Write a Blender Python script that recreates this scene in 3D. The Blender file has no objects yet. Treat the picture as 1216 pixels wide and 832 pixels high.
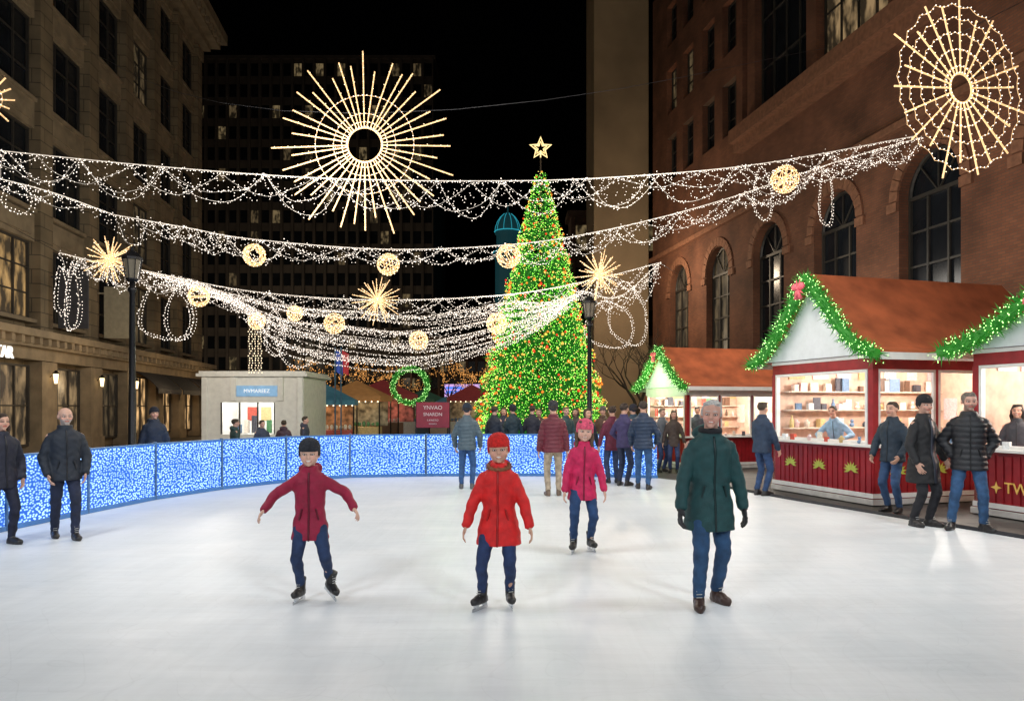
import bpy, math, random
import numpy as np
from mathutils import Vector, Matrix, Euler
R=random.Random(11)
SC=bpy.context.scene; COL=SC.collection
F=900.0; CX=608.0; HY=483.0; EH=1.7
def X(px,d): return (px-CX)/F*d
def P(px,py,d): return Vector((X(px,d),d,EH+(HY-py)/F*d))
# ---------------------------------------------------------------- materials
MC={}
def nt(m):
    m.use_nodes=True; return m.node_tree.nodes,m.node_tree.links
def pbr(name,col,rough=.6,metal=0,noise=.15,scale=6,bump=0,bscale=30,emit=None,es=0,spec=.5,vc=None):
    if name in MC: return MC[name]
    m=bpy.data.materials.new(name); MC[name]=m
    N,L=nt(m); b=N['Principled BSDF']
    b.inputs['Roughness'].default_value=rough; b.inputs['Metallic'].default_value=metal
    b.inputs['Specular IOR Level'].default_value=spec
    tc=N.new('ShaderNodeTexCoord')
    n=N.new('ShaderNodeTexNoise'); n.inputs['Scale'].default_value=scale; n.inputs['Detail'].default_value=5
    L.new(tc.outputs['Object'],n.inputs['Vector'])
    mr=N.new('ShaderNodeMapRange'); mr.inputs['From Min'].default_value=.3; mr.inputs['From Max'].default_value=.7
    mr.inputs['To Min'].default_value=1-noise; mr.inputs['To Max'].default_value=1+noise
    L.new(n.outputs['Fac'],mr.inputs['Value'])
    vm=N.new('ShaderNodeVectorMath'); vm.operation='SCALE'
    if vc:
        a=N.new('ShaderNodeAttribute'); a.attribute_name=vc; L.new(a.outputs['Color'],vm.inputs[0])
    else: vm.inputs[0].default_value=col[:3]
    L.new(mr.outputs[0],vm.inputs['Scale']); L.new(vm.outputs[0],b.inputs['Base Color'])
    if bump:
        n2=N.new('ShaderNodeTexNoise'); n2.inputs['Scale'].default_value=bscale; n2.inputs['Detail'].default_value=4
        L.new(tc.outputs['Object'],n2.inputs['Vector'])
        bp=N.new('ShaderNodeBump'); bp.inputs['Strength'].default_value=bump; bp.inputs['Distance'].default_value=.02
        L.new(n2.outputs['Fac'],bp.inputs['Height']); L.new(bp.outputs[0],b.inputs['Normal'])
    if emit:
        b.inputs['Emission Color'].default_value=(*emit,1); b.inputs['Emission Strength'].default_value=es; m.cycles.emission_sampling='NONE'
    return m
def glow(name,col,s,sample=False):
    if name in MC: return MC[name]
    m=bpy.data.materials.new(name); MC[name]=m
    N,L=nt(m); b=N['Principled BSDF']; b.inputs['Base Color'].default_value=(*[c*.5 for c in col],1)
    b.inputs['Emission Color'].default_value=(*col,1); b.inputs['Emission Strength'].default_value=s
    if not sample: m.cycles.emission_sampling='NONE'
    return m
def tiled(name,c1,c2,mortar,bw,bh,ms=.012,rough=.8,bump=.4):
    if name in MC: return MC[name]
    m=bpy.data.materials.new(name); MC[name]=m
    N,L=nt(m); b=N['Principled BSDF']; b.inputs['Roughness'].default_value=rough
    tc=N.new('ShaderNodeTexCoord'); sp=N.new('ShaderNodeSeparateXYZ'); L.new(tc.outputs['Object'],sp.inputs[0])
    ad=N.new('ShaderNodeMath'); ad.operation='ADD'; L.new(sp.outputs[0],ad.inputs[0]); L.new(sp.outputs[1],ad.inputs[1])
    cb=N.new('ShaderNodeCombineXYZ'); L.new(ad.outputs[0],cb.inputs[0]); L.new(sp.outputs[2],cb.inputs[1])
    br=N.new('ShaderNodeTexBrick'); L.new(cb.outputs[0],br.inputs['Vector'])
    br.inputs['Scale'].default_value=1; br.inputs['Brick Width'].default_value=bw; br.inputs['Row Height'].default_value=bh
    br.inputs['Mortar Size'].default_value=ms; br.inputs['Color1'].default_value=(*c1,1); br.inputs['Color2'].default_value=(*c2,1); br.inputs['Mortar'].default_value=(*mortar,1)
    n=N.new('ShaderNodeTexNoise'); n.inputs['Scale'].default_value=.6; n.inputs['Detail'].default_value=8; L.new(tc.outputs['Object'],n.inputs['Vector'])
    mr=N.new('ShaderNodeMapRange'); mr.inputs['From Min'].default_value=.3; mr.inputs['From Max'].default_value=.7; mr.inputs['To Min'].default_value=.55; mr.inputs['To Max'].default_value=1.3
    L.new(n.outputs['Fac'],mr.inputs['Value'])
    vm=N.new('ShaderNodeVectorMath'); vm.operation='SCALE'; L.new(br.outputs['Color'],vm.inputs[0]); L.new(mr.outputs[0],vm.inputs['Scale']); L.new(vm.outputs[0],b.inputs['Base Color'])
    bp=N.new('ShaderNodeBump'); bp.inputs['Strength'].default_value=bump; bp.inputs['Distance'].default_value=.02; bp.invert=True
    L.new(br.outputs['Fac'],bp.inputs['Height']); L.new(bp.outputs[0],b.inputs['Normal'])
    return m
def led_mat():
    m=bpy.data.materials.new('led_panel'); N,L=nt(m); b=N['Principled BSDF']
    b.inputs['Base Color'].default_value=(.01,.05,.25,1); b.inputs['Roughness'].default_value=.4
    tc=N.new('ShaderNodeTexCoord'); sp=N.new('ShaderNodeSeparateXYZ'); L.new(tc.outputs['Object'],sp.inputs[0])
    cb=N.new('ShaderNodeCombineXYZ')
    a=N.new('ShaderNodeMath'); a.operation='MULTIPLY'; a.inputs[1].default_value=17; L.new(sp.outputs[0],a.inputs[0])
    c=N.new('ShaderNodeMath'); c.operation='MULTIPLY'; c.inputs[1].default_value=27; L.new(sp.outputs[2],c.inputs[0])
    L.new(a.outputs[0],cb.inputs[0]); L.new(c.outputs[0],cb.inputs[1])
    v=N.new('ShaderNodeTexVoronoi'); v.voronoi_dimensions='2D'; v.inputs['Scale'].default_value=1; v.inputs['Randomness'].default_value=.85; L.new(cb.outputs[0],v.inputs['Vector'])
    mr=N.new('ShaderNodeMapRange'); mr.inputs['From Min'].default_value=.1; mr.inputs['From Max'].default_value=.45; mr.inputs['To Min'].default_value=1; mr.inputs['To Max'].default_value=0; L.new(v.outputs['Distance'],mr.inputs['Value'])
    n=N.new('ShaderNodeTexNoise'); n.inputs['Scale'].default_value=2.6; n.inputs['Detail'].default_value=4; L.new(tc.outputs['Object'],n.inputs['Vector'])
    mu=N.new('ShaderNodeMath'); mu.operation='MULTIPLY'; L.new(mr.outputs[0],mu.inputs[0])
    mr2=N.new('ShaderNodeMapRange'); mr2.inputs['From Min'].default_value=.32; mr2.inputs['From Max'].default_value=.62; mr2.inputs['To Min'].default_value=.5; mr2.inputs['To Max'].default_value=1.15; L.new(n.outputs['Fac'],mr2.inputs['Value'])
    L.new(mr2.outputs[0],mu.inputs[1])
    mx=N.new('ShaderNodeMix'); mx.data_type='RGBA'; L.new(mu.outputs[0],mx.inputs['Factor'])
    mx.inputs['A'].default_value=(.0,.10,.55,1); mx.inputs['B'].default_value=(.85,1.35,1.6,1)
    L.new(mx.outputs['Result'],b.inputs['Emission Color']); b.inputs['Emission Strength'].default_value=1.1
    return m
# ---------------------------------------------------------------- mesh builder
class MB:
    def __init__(s): s.v=[]; s.f=[]; s.m=[]; s.T=None; s.st=[]
    def add(s,vs,fs,m=0):
        o=len(s.v); s.st.append((o,len(s.f)))
        if s.T is not None: vs=[s.T@Vector(v) for v in vs]
        s.v+=[tuple(v) for v in vs]; s.f+=[tuple(i+o for i in f) for f in fs]; s.m+=[m]*len(fs)
    def bx(s,x0,x1,y0,y1,z0,z1,m=0):
        s.add([(x0,y0,z0),(x1,y0,z0),(x1,y1,z0),(x0,y1,z0),(x0,y0,z1),(x1,y0,z1),(x1,y1,z1),(x0,y1,z1)],
              [(0,3,2,1),(4,5,6,7),(0,1,5,4),(1,2,6,5),(2,3,7,6),(3,0,4,7)],m)
    def ball(s,c,r,nu=12,nv=8,m=0,M=None):
        if not hasattr(r,'__len__'): r=(r,r,r)
        c=Vector(c); vs=[]; 
        def pt(v):
            v=Vector((v[0]*r[0],v[1]*r[1],v[2]*r[2])); 
            if M is not None: v=M@v
            return v+c
        vs.append(pt((0,0,1)))
        for j in range(1,nv):
            t=math.pi*j/nv
            for i in range(nu):
                a=2*math.pi*i/nu; vs.append(pt((math.sin(t)*math.cos(a),math.sin(t)*math.sin(a),math.cos(t))))
        vs.append(pt((0,0,-1))); fs=[]
        for i in range(nu): fs.append((0,1+i,1+(i+1)%nu))
        for j in range(nv-2):
            for i in range(nu):
                a=1+j*nu+i; b=1+j*nu+(i+1)%nu; fs.append((a,a+nu,b+nu,b))
        e=len(vs)-1; o=1+(nv-2)*nu
        for i in range(nu): fs.append((e,o+(i+1)%nu,o+i))
        s.add(vs,fs,m)
    def tube(s,pts,rs,n=8,m=0,closed=False):
        pts=[Vector(p) for p in pts]; k=len(pts)
        if not hasattr(rs,'__len__'): rs=[rs]*k
        vs=[]; up=None
        for i,p in enumerate(pts):
            if closed: t=pts[(i+1)%k]-pts[i-1]
            else: t=pts[min(i+1,k-1)]-pts[max(i-1,0)]
            if t.length<1e-9: t=Vector((0,0,1))
            t.normalize()
            if up is None: up=t.orthogonal().normalized()
            up=(up-t*up.dot(t)); 
            if up.length<1e-6: up=t.orthogonal()
            up.normalize(); w=t.cross(up)
            for j in range(n):
                a=2*math.pi*j/n; vs.append(p+(up*math.cos(a)+w*math.sin(a))*rs[i])
        fs=[]
        for i in range(k if closed else k-1):
            q=((i+1)%k)*n
            for j in range(n): fs.append((i*n+j,i*n+(j+1)%n,q+(j+1)%n,q+j))
        if not closed: fs.append(tuple(range(n-1,-1,-1))); fs.append(tuple((k-1)*n+j for j in range(n)))
        s.add(vs,fs,m)
    def limb(s,p0,r0,p1,r1,n=14):
        s.tube([p0,p1],[r0,r1],n); s.ball(p0,r0,n,8); s.ball(p1,r1,n,8)
    def loft(s,rings,n=24,m=0,pw=2.0):
        vs=[]; k=len(rings)
        for (cx,cy,cz,rx,ry) in rings:
            for j in range(n):
                a=2*math.pi*j/n; ca,sa=math.cos(a),math.sin(a)
                q=2/pw
                vs.append((cx+rx*math.copysign(abs(ca)**q,ca),cy+ry*math.copysign(abs(sa)**q,sa),cz))
        fs=[]
        for i in range(k-1):
            for j in range(n): fs.append((i*n+j,i*n+(j+1)%n,(i+1)*n+(j+1)%n,(i+1)*n+j))
        fs.append(tuple(range(n-1,-1,-1))); fs.append(tuple((k-1)*n+j for j in range(n)))
        s.add(vs,fs,m)
    def octa(s,c,r,m=0):
        x,y,z=c
        s.add([(x+r,y,z),(x-r,y,z),(x,y+r,z),(x,y-r,z),(x,y,z+r),(x,y,z-r)],[(0,2,4),(2,1,4),(1,3,4),(3,0,4),(2,0,5),(1,2,5),(3,1,5),(0,3,5)],m)
    def leaf(s,c,d,l,w,m=0):
        c=Vector(c); d=Vector(d).normalized(); q=Vector((R.uniform(-1,1),R.uniform(-1,1),R.uniform(-1,1)))
        u=d.cross(q)
        if u.length<1e-4: u=d.orthogonal()
        u.normalize(); s.add([c-u*w,c+u*w,c+d*l],[(0,1,2)],m)
    def mesh(s,name,mats,smooth=False):
        me=bpy.data.meshes.new(name); me.from_pydata(s.v,[],s.f)
        for m in mats: me.materials.append(m)
        if len(mats)>1: me.polygons.foreach_set('material_index',s.m)
        if smooth: me.polygons.foreach_set('use_smooth',[True]*len(me.polygons))
        me.update(); return me
    def obj(s,name,mats,parent=None,smooth=False,bevel=0,loc=None,rz=None):
        o=bpy.data.objects.new(name,s.mesh(name,mats if isinstance(mats,(list,tuple)) else [mats],smooth)); COL.objects.link(o)
        if parent: o.parent=parent
        if loc is not None: o.location=loc
        if rz is not None: o.rotation_euler=(0,0,rz)
        if bevel:
            b=o.modifiers.new('b','BEVEL'); b.width=bevel; b.segments=2; b.limit_method='ANGLE'
        return o
    def split(s,name,mat,parent=None,per=1,**k):
        st=s.st+[(len(s.v),len(s.f))]; out=[]
        for i in range(0,len(st)-1,per):
            a=st[i]; b=st[min(i+per,len(st)-1)]; g=MB(); g.v=s.v[a[0]:b[0]]; g.f=[tuple(q-a[0] for q in f) for f in s.f[a[1]:b[1]]]; g.m=s.m[a[1]:b[1]]
            out.append(g.obj(name,mat,parent,**k))
        return out
def top(o,label,cat,group=None,kind=None):
    o['label']=label; o['category']=cat
    if group: o['group']=group
    if kind: o['kind']=kind
    return o
def struct(o): o['kind']='structure'; return o
def stuff(o): o['kind']='stuff'; return o
def empty(name,loc,rz=0,scale=1):
    e=bpy.data.objects.new(name,None); COL.objects.link(e); e.location=loc; e.rotation_euler=(0,0,rz); e.scale=(scale,)*3; e.empty_display_size=.2; return e
def link(name,me,parent=None,M=None):
    o=bpy.data.objects.new(name,me); COL.objects.link(o)
    if parent: o.parent=parent
    if M is not None: o.matrix_local=M
    return o
def text(body,size,mat,parent,loc,rot,ext=.01,name='lettering'):
    c=bpy.data.curves.new(name,'FONT'); c.body=body; c.size=size; c.extrude=ext; c.align_x='CENTER'; c.align_y='CENTER'
    t=bpy.data.objects.new(name,c); COL.objects.link(t); dg=bpy.context.evaluated_depsgraph_get()
    me=bpy.data.meshes.new_from_object(t.evaluated_get(dg)); bpy.data.objects.remove(t)
    me.materials.clear(); me.materials.append(mat)
    o=link(name,me,parent); o.location=loc; o.rotation_euler=rot; return o
def spl(pts,n):
    pts=[Vector(p) for p in pts]; q=[pts[0]*2-pts[1]]+pts+[pts[-1]*2-pts[-2]]; out=[]
    for i in range(len(pts)-1):
        a,b,c,d=q[i:i+4]
        for k in range(n):
            t=k/n; out.append(.5*((2*b)+(c-a)*t+(2*a-5*b+4*c-d)*t*t+(3*b-a-3*c+d)*t**3))
    out.append(pts[-1]); return out
def resample(pts,step):
    out=[pts[0].copy()]; acc=0
    for a,b in zip(pts,pts[1:]):
        l=(b-a).length
        if l<1e-9: continue
        t=step-acc
        while t<=l: out.append(a.lerp(b,t/l)); t+=step
        acc=(acc+l)%step
    return out
# ---------------------------------------------------------------- camera / world
cam=bpy.data.cameras.new('camera'); co=bpy.data.objects.new('camera',cam); COL.objects.link(co)
co.location=(0,0,EH); co.rotation_euler=(math.pi/2,0,0); cam.sensor_width=36; cam.lens=36*F/1216; cam.shift_y=67/1216; cam.clip_end=1500
SC.camera=co
w=bpy.data.worlds.new('World'); SC.world=w; w.use_nodes=True; wn=w.node_tree.nodes; wl=w.node_tree.links
sk=wn.new('ShaderNodeTexSky'); sk.sky_type='NISHITA'; sk.sun_disc=False; sk.sun_elevation=math.radians(-4); sk.sun_rotation=math.radians(160)
wl.new(sk.outputs[0],wn['Background'].inputs[0]); wn['Background'].inputs[1].default_value=.01
SC.view_settings.view_transform='Standard'; SC.view_settings.look='None'; SC.view_settings.exposure=0
def lamp(kind,loc,e,col,size=.4,target=None,spot=None,name='added_key_spot'):
    l=bpy.data.lights.new(name,kind); l.energy=e; l.color=col
    o=bpy.data.objects.new(name,l); COL.objects.link(o); o.location=loc
    if kind=='AREA': l.size=size
    elif kind=='SUN': l.angle=size
    else: l.shadow_soft_size=size
    if kind=='SPOT': l.spot_size=spot; l.spot_blend=.8
    if target is not None: o.rotation_euler=(Vector(target)-Vector(loc)).to_track_quat('-Z','Y').to_euler()
    return o
for (x,y,z,e) in [(-3.5,13.5,6.0,400),(3,14,6.0,400),(-4,8,6.3,260),(4,8,6.3,260),(0,19,5.2,330),(-9,18,4.6,260),(8,19,6.0,400),(-11,27,4.5,260),(8.5,27,6,300)]:
    lamp('POINT',(x,y,z),e,(1,.92,.82),.8,name='string_glow')
for (x,y,t,e) in ((-7,-7,(0,5,0),3500),(8,-7,(0,6,0),3500),(-6,6,(-1,13,0),950),(6,6,(1,13,0),950)):
    lamp('SPOT',(x,y,8.5),e,(.90,.955,1),1.0,t,math.radians(95 if y<0 else 100))  # unseen spots added as key light on the ice and faces
lamp('SUN',(0,0,30),.02,(.7,.8,1),math.radians(5),(3,5,0),name='moon')
# ---------------------------------------------------------------- ground
m=bpy.data.materials.new('paving'); MC['paving']=m; N,L=nt(m); b=N['Principled BSDF']; b.inputs['Roughness'].default_value=.6
tc=N.new('ShaderNodeTexCoord'); br=N.new('ShaderNodeTexBrick'); L.new(tc.outputs['Object'],br.inputs['Vector']); br.inputs['Scale'].default_value=1; br.inputs['Brick Width'].default_value=.9; br.inputs['Row Height'].default_value=.45
br.inputs['Color1'].default_value=(.08,.074,.068,1); br.inputs['Color2'].default_value=(.12,.11,.1,1); br.inputs['Mortar'].default_value=(.04,.04,.04,1); br.inputs['Mortar Size'].default_value=.012
L.new(br.outputs['Color'],b.inputs['Base Color'])
g=MB(); g.add([(-400,-100,0),(400,-100,0),(400,700,0),(-400,700,0)],[(0,1,2,3)]); struct(g.obj('ground',m,loc=(0,0,-.02)))
fence_pts=[(-7.2,6.6),(-7.05,8.5),(-6.95,10.4),(-6.78,12.1),(-6.55,13.9),(-5.98,15.6),(-5.1,17.1),(-3.9,18.25),(-2.1,18.6),(-.3,18.7),(1.5,18.6),(3.5,18.1)]
m=bpy.data.materials.new('ice'); N,L=nt(m); b=N['Principled BSDF']; b.inputs['Roughness'].default_value=.42; b.inputs['Specular IOR Level'].default_value=.3
tc=N.new('ShaderNodeTexCoord'); n1=N.new('ShaderNodeTexNoise'); n1.inputs['Scale'].default_value=.7; n1.inputs['Detail'].default_value=9; n1.inputs['Distortion'].default_value=1.2; L.new(tc.outputs['Object'],n1.inputs['Vector'])
cr=N.new('ShaderNodeValToRGB'); cr.color_ramp.elements[0].position=.32; cr.color_ramp.elements[0].color=(.74,.785,.82,1); cr.color_ramp.elements[1].position=.68; cr.color_ramp.elements[1].color=(.83,.86,.885,1); L.new(n1.outputs['Fac'],cr.inputs[0])
mps=[]
for ang,sx,sy in ((.5,2,22),(-.6,26,2),(1.3,2,30)):
    mp=N.new('ShaderNodeMapping'); mp.inputs['Rotation'].default_value=(0,0,ang); mp.inputs['Scale'].default_value=(sx*.35,sy*.35,1); L.new(tc.outputs['Object'],mp.inputs[0])
    nn=N.new('ShaderNodeTexNoise'); nn.inputs['Scale'].default_value=1; nn.inputs['Detail'].default_value=4; nn.inputs['Distortion'].default_value=1.2; L.new(mp.outputs[0],nn.inputs['Vector']); mps.append(nn)
a1=N.new('ShaderNodeMath'); L.new(mps[0].outputs[0],a1.inputs[0]); L.new(mps[1].outputs[0],a1.inputs[1])
a2=N.new('ShaderNodeMath'); L.new(a1.outputs[0],a2.inputs[0]); L.new(mps[2].outputs[0],a2.inputs[1])
mrr=N.new('ShaderNodeMapRange'); mrr.inputs['From Min'].default_value=1.2; mrr.inputs['From Max'].default_value=1.8; mrr.inputs['To Min'].default_value=.96; mrr.inputs['To Max'].default_value=1.03; L.new(a2.outputs[0],mrr.inputs['Value'])
last=mrr.outputs[0]
for sc_,off,th in ((.55,3.1,.0035),(.9,11.7,.005),(1.5,27.3,.006)):
    mp=N.new('ShaderNodeMapping'); mp.inputs['Location'].default_value=(off,off*.7,off); L.new(tc.outputs['Object'],mp.inputs[0])
    nn=N.new('ShaderNodeTexNoise'); nn.inputs['Scale'].default_value=sc_; nn.inputs['Detail'].default_value=.6; L.new(mp.outputs[0],nn.inputs['Vector'])
    fr=N.new('ShaderNodeMath'); fr.operation='PINGPONG'; fr.inputs[1].default_value=.045; L.new(nn.outputs[0],fr.inputs[0])
    ma=N.new('ShaderNodeMapRange'); ma.inputs['From Min'].default_value=0; ma.inputs['From Max'].default_value=th*.4; ma.inputs['To Min'].default_value=-.05; ma.inputs['To Max'].default_value=0; L.new(fr.outputs[0],ma.inputs['Value'])
    ad=N.new('ShaderNodeMath'); L.new(last,ad.inputs[0]); L.new(ma.outputs[0],ad.inputs[1]); last=ad.outputs[0]
vm=N.new('ShaderNodeVectorMath'); vm.operation='SCALE'; L.new(cr.outputs[0],vm.inputs[0]); L.new(last,vm.inputs['Scale']); L.new(vm.outputs[0],b.inputs['Base Color'])
bp=N.new('ShaderNodeBump'); bp.inputs['Strength'].default_value=.1; bp.inputs['Distance'].default_value=.01; L.new(a2.outputs[0],bp.inputs['Height']); L.new(bp.outputs[0],b.inputs['Normal'])
ip=[(-7.5,-7),(9.5,-7),(9.0,2),(7.9,6.5),(6.7,9.6),(5.1,14),(4.2,17)]+fence_pts[::-1]
g=MB(); g.add([(x,y,0) for x,y in ip],[tuple(range(len(ip)))]); struct(g.obj('ice_rink',m,loc=(0,0,.0)))
g=MB(); e=[(9.5,-1),(9.0,2),(7.9,6.5),(6.7,9.6),(5.1,14),(4.2,17)]
g.tube([(x,y,.005) for x,y in e],.045,6); struct(g.obj('rink_kerb',pbr('rubber',(.03,.03,.035),.7)))
# ---------------------------------------------------------------- rink barrier
ml=led_mat(); m_rail=pbr('rail_blue',(.06,.2,.5),.35,.0,noise=.1); m_post=pbr('post_steel',(.1,.2,.36),.35,.6)
for i,(a,bb) in enumerate(zip(fence_pts,fence_pts[1:])):
    a=Vector((*a,0)); bb=Vector((*bb,0)); l=(bb-a).length; ang=math.atan2(bb.y-a.y,bb.x-a.x)
    g=MB(); g.bx(.0,l-.02,-.03,.03,.0,.07); 
    rp=g.obj('barrier_panel',m_rail,loc=(a.x,a.y,0),rz=ang,bevel=.006)
    top(rp,'blue rink barrier panel covered in tiny white lights','barrier','barrier panels around the ice rink')
    g=MB(); g.bx(.02,l-.04,-.02,.02,.072,1.005); g.obj('light_mesh',ml,rp)
    g=MB(); g.bx(0,l-.02,-.03,.03,1.007,1.04); g.obj('top_rail',m_rail,rp,bevel=.01)
    g=MB(); g.bx(-.018,.018,-.035,.035,.0,1.06); g.obj('post',m_post,rp,bevel=.006)
# ---------------------------------------------------------------- person
m_skin=pbr('skin',(.6,.35,.25),.5,noise=.06,scale=20,vc='tint',spec=.4)
m_eye=pbr('eye_white',(.75,.73,.7),.25,noise=.02); m_iris=pbr('iris',(.04,.025,.015),.2)
def finish(mb,name,mats,parent,voxel,sm=2,puff=0,wr=0,seed=0,tintf=None,H=1.7):
    me=mb.mesh(name,[]); t=bpy.data.objects.new(name,me); COL.objects.link(t)
    r=t.modifiers.new('r','REMESH'); r.mode='VOXEL'; r.voxel_size=voxel; r.use_smooth_shade=True
    if sm: q=t.modifiers.new('s','SMOOTH'); q.factor=.5; q.iterations=sm
    dg=bpy.context.evaluated_depsgraph_get(); m2=bpy.data.meshes.new_from_object(t.evaluated_get(dg))
    bpy.data.objects.remove(t); bpy.data.meshes.remove(me); m2.name=name
    n=len(m2.vertices); cb=np.empty(n*3,np.float32); m2.vertices.foreach_get('co',cb); cb=cb.reshape(-1,3)
    if puff or wr:
        nb=np.empty(n*3,np.float32); m2.vertices.foreach_get('normal',nb); nb=nb.reshape(-1,3)
        x,y,z=cb[:,0],cb[:,1],cb[:,2]; d=np.zeros(n,np.float32)
        if puff: d+=.011*(np.abs(np.sin(z*math.pi/.075+np.sin(x*9)*.25))-.5)
        if wr:
            s=seed*1.7
            d+=wr*(.5*np.sin(x*23+z*31+s+2*np.sin(y*17+z*9))+.35*np.sin(x*-37+z*52+y*20+s*2)+.3*np.sin(z*75+x*14+2*np.sin(x*30+s)))
        cb=cb+nb*d[:,None]; m2.vertices.foreach_set('co',cb.reshape(-1).astype(np.float32))
    if tintf is not None:
        ca=m2.color_attributes.new('tint','FLOAT_COLOR','POINT'); cols=tintf(cb); ca.data.foreach_set('color',cols.reshape(-1).astype(np.float32))
    m2.materials.clear()
    for mm in mats: m2.materials.append(mm)
    m2.polygons.foreach_set('use_smooth',[True]*len(m2.polygons)); m2.update()
    return link(name,m2,parent)
def ik(a,b,l1,l2,hint):
    v=b-a; d=v.length
    if d>(l1+l2)*.998: b=a+v*((l1+l2)*.998/d); v=b-a; d=v.length
    t=(l1*l1-l2*l2+d*d)/(2*d); h=math.sqrt(max(l1*l1-t*t,0)); u=v.normalized(); hint=Vector(hint); hh=hint-u*hint.dot(u); hh.normalize()
    return a+u*t+hh*h, b
PN=[0]
def person(label,px,d,H,yaw=0,hands=((-.17,-.03,.47),(.17,-.03,.47)),feet=((-.055,0,0),(.055,0,0)),toe=(-12,12),lean=(0,0),head=(0,0,0),
           near=1,kid=0,hair=None,hairstyle='short',hat=None,pom=None,skates=False,gloves=None,hem=.46,flare=1.,puff=0,jk=(.05,.06,.1),tr=(.03,.05,.12),shoe=(.02,.018,.018),
           skin=(.62,.36,.26),beard=None,hood=None,scarf=None,zipc=None,hips=None,smile=False,z0=0,bulk=1.,openf=None,group=None):
    PN[0]+=1; sd=PN[0]
    vb=(.014,.011,.0066)[near]; vj=(.02,.017,.011)[near]
    lift=.055 if skates else 0
    h=(.164 if kid else .134)*H
    dn=-.02*H if kid else 0
    root_loc=Vector((X(px,d),d,z0))
    if hips is None: hips=((feet[0][0]+feet[1][0])*.5,(feet[0][1]+feet[1][1])*.5)
    hx,hy=hips[0]*H,hips[1]*H
    hipz=.515*H+lift*.6+dn
    def tc_(z):
        t=max(0,(z-.5*H)/(.32*H)); return Vector((hx+lean[0]*H*t,hy+lean[1]*H*t,z))
    up_=lift*.5+dn
    hipj=[Vector((hx-.048*H,hy,hipz)),Vector((hx+.048*H,hy,hipz))]
    ank=[Vector((f[0]*H,f[1]*H+.015*H,f[2]*H+.05*H+lift)) for f in feet]
    knee=[]
    for i in (0,1):
        k,a=ik(hipj[i],ank[i],.25*H,.235*H,((-.15,.15)[i],-1,0)); knee.append(k); ank[i]=a
    sw=(.098 if bulk<1.1 else .102)-(.006 if kid else 0)
    sh=[tc_(.782*H)+Vector((-sw*H,0,up_)),tc_(.782*H)+Vector((sw*H,0,up_))]
    el=[];wr=[]
    for i in (0,1):
        tgt=Vector((hands[i][0]*H+hx,hands[i][1]*H+hy,hands[i][2]*H)); k,a=ik(sh[i],tgt,.162*H,.142*H,((-.7,.7)[i],.7,-.3)); el.append(k); wr.append(a)
    hc=tc_(H)+Vector((0,0,0)); hc.z=H-h*.5+lift*.6; hc.y-=.012*H
    HM=Matrix.Translation(hc)@Euler((math.radians(head[1]),math.radians(head[2]),math.radians(head[0]))).to_matrix().to_4x4()@Matrix.Scale(h,4)
    g=MB(); g.T=HM
    g.ball((0,.05,.12),(.37 if kid else .355,.43,.375),24,16); g.ball((0,-.07,-.12 if kid else -.13),(.325 if kid else .28,.325,.32 if kid else .34),20,14)
    g.ball((0,-.27,-.36 if kid else -.38),(.1,.09,.08) if kid else (.12,.1,.09)); g.ball((0,-.35,.135),(.21,.045,.03))
    ks=.75 if kid else 1
    for s in (-1,1):
        g.ball((s*.17,-.255,-.12),(.14 if kid else .12,.12,.12)); g.ball((s*.36,.03,-.03),(.045,.085,.12)); g.ball((s*.04*ks,-.43,-.09),(.04*ks,.04,.03*ks))
    g.tube([(0,-.37,.08*ks),(0,-.45*(.96 if kid else 1),-.07)],[.033*ks,.045*ks],8); g.ball((0,-.455*(.96 if kid else 1),-.08),(.045*ks,.05*ks,.04*ks))
    g.ball((0,-.365,-.205),(.1,.04,.022)); g.ball((0,-.36,-.25),(.085,.04,.024))
    g.T=None
    nb=tc_(.82*H)+Vector((0,0,up_)); g.limb(nb,.034*H,HM@Vector((0,.08,-.3)),.032*H)
    g.loft([(*tc_(z*H)[:2],z*H+up_,rx*H,ry*H) for z,rx,ry in ((.49,.08,.055),(.56,.08,.055),(.64,.075,.052),(.74,.085,.055),(.79,.075,.05),(.82,.04,.035))],20)
    for i in (0,1):
        g.limb(hipj[i],.042*H,knee[i],.028*H); g.limb(knee[i],.028*H,ank[i],.016*H)
        g.limb(sh[i],.026*H,el[i],.022*H); g.limb(el[i],.022*H,wr[i],.015*H)
    def hand(g,i,th):
        L=.105*H*(1 if not gloves else 1.03); f=(wr[i]-el[i]).normalized(); fr=Vector((0,-1,0)); s=fr-f*fr.dot(f)
        if s.length<.2: s=Vector((0,0,1))-f*f.z
        s.normalize(); n=f.cross(s); inn=Vector(((1,-1)[i],0,0))
        if n.dot(inn)<0: n=-n
        k=H/1.75; W=wr[i]
        M=Matrix((f,s,n)).transposed()
        g.ball(W+f*L*.27,(L*.33,.040*k,.017*k+th),14,10,0,M)
        for q,(o,ln) in enumerate(((.032,.40),(.011,.46),(-.011,.43),(-.031,.33))):
            b0=W+f*L*.5+s*o*k; sp=(f+s*o*5).normalized(); p1=b0+(sp*.9+n*.25).normalized()*ln*L*.55; p2=p1+(sp*.65+n*.75).normalized()*ln*L*.5
            r=.0088*k+th; g.limb(b0,r*1.1,p1,r,8); g.limb(p1,r,p2,r*.85,8)
        b0=W+f*L*.14+s*.026*k; p1=b0+(f*.6+s*.75+n*.2).normalized()*.036*k; p2=p1+(f*.9+s*.25+n*.3).normalized()*.028*k
        r=.0105*k+th; g.limb(b0,r*1.2,p1,r,8); g.limb(p1,r,p2,r*.85,8)
    if not gloves:
        for i in (0,1): hand(g,i,0 if near==2 else .002)
    HI=HM.inverted(); HIn=np.array(HI)
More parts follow.
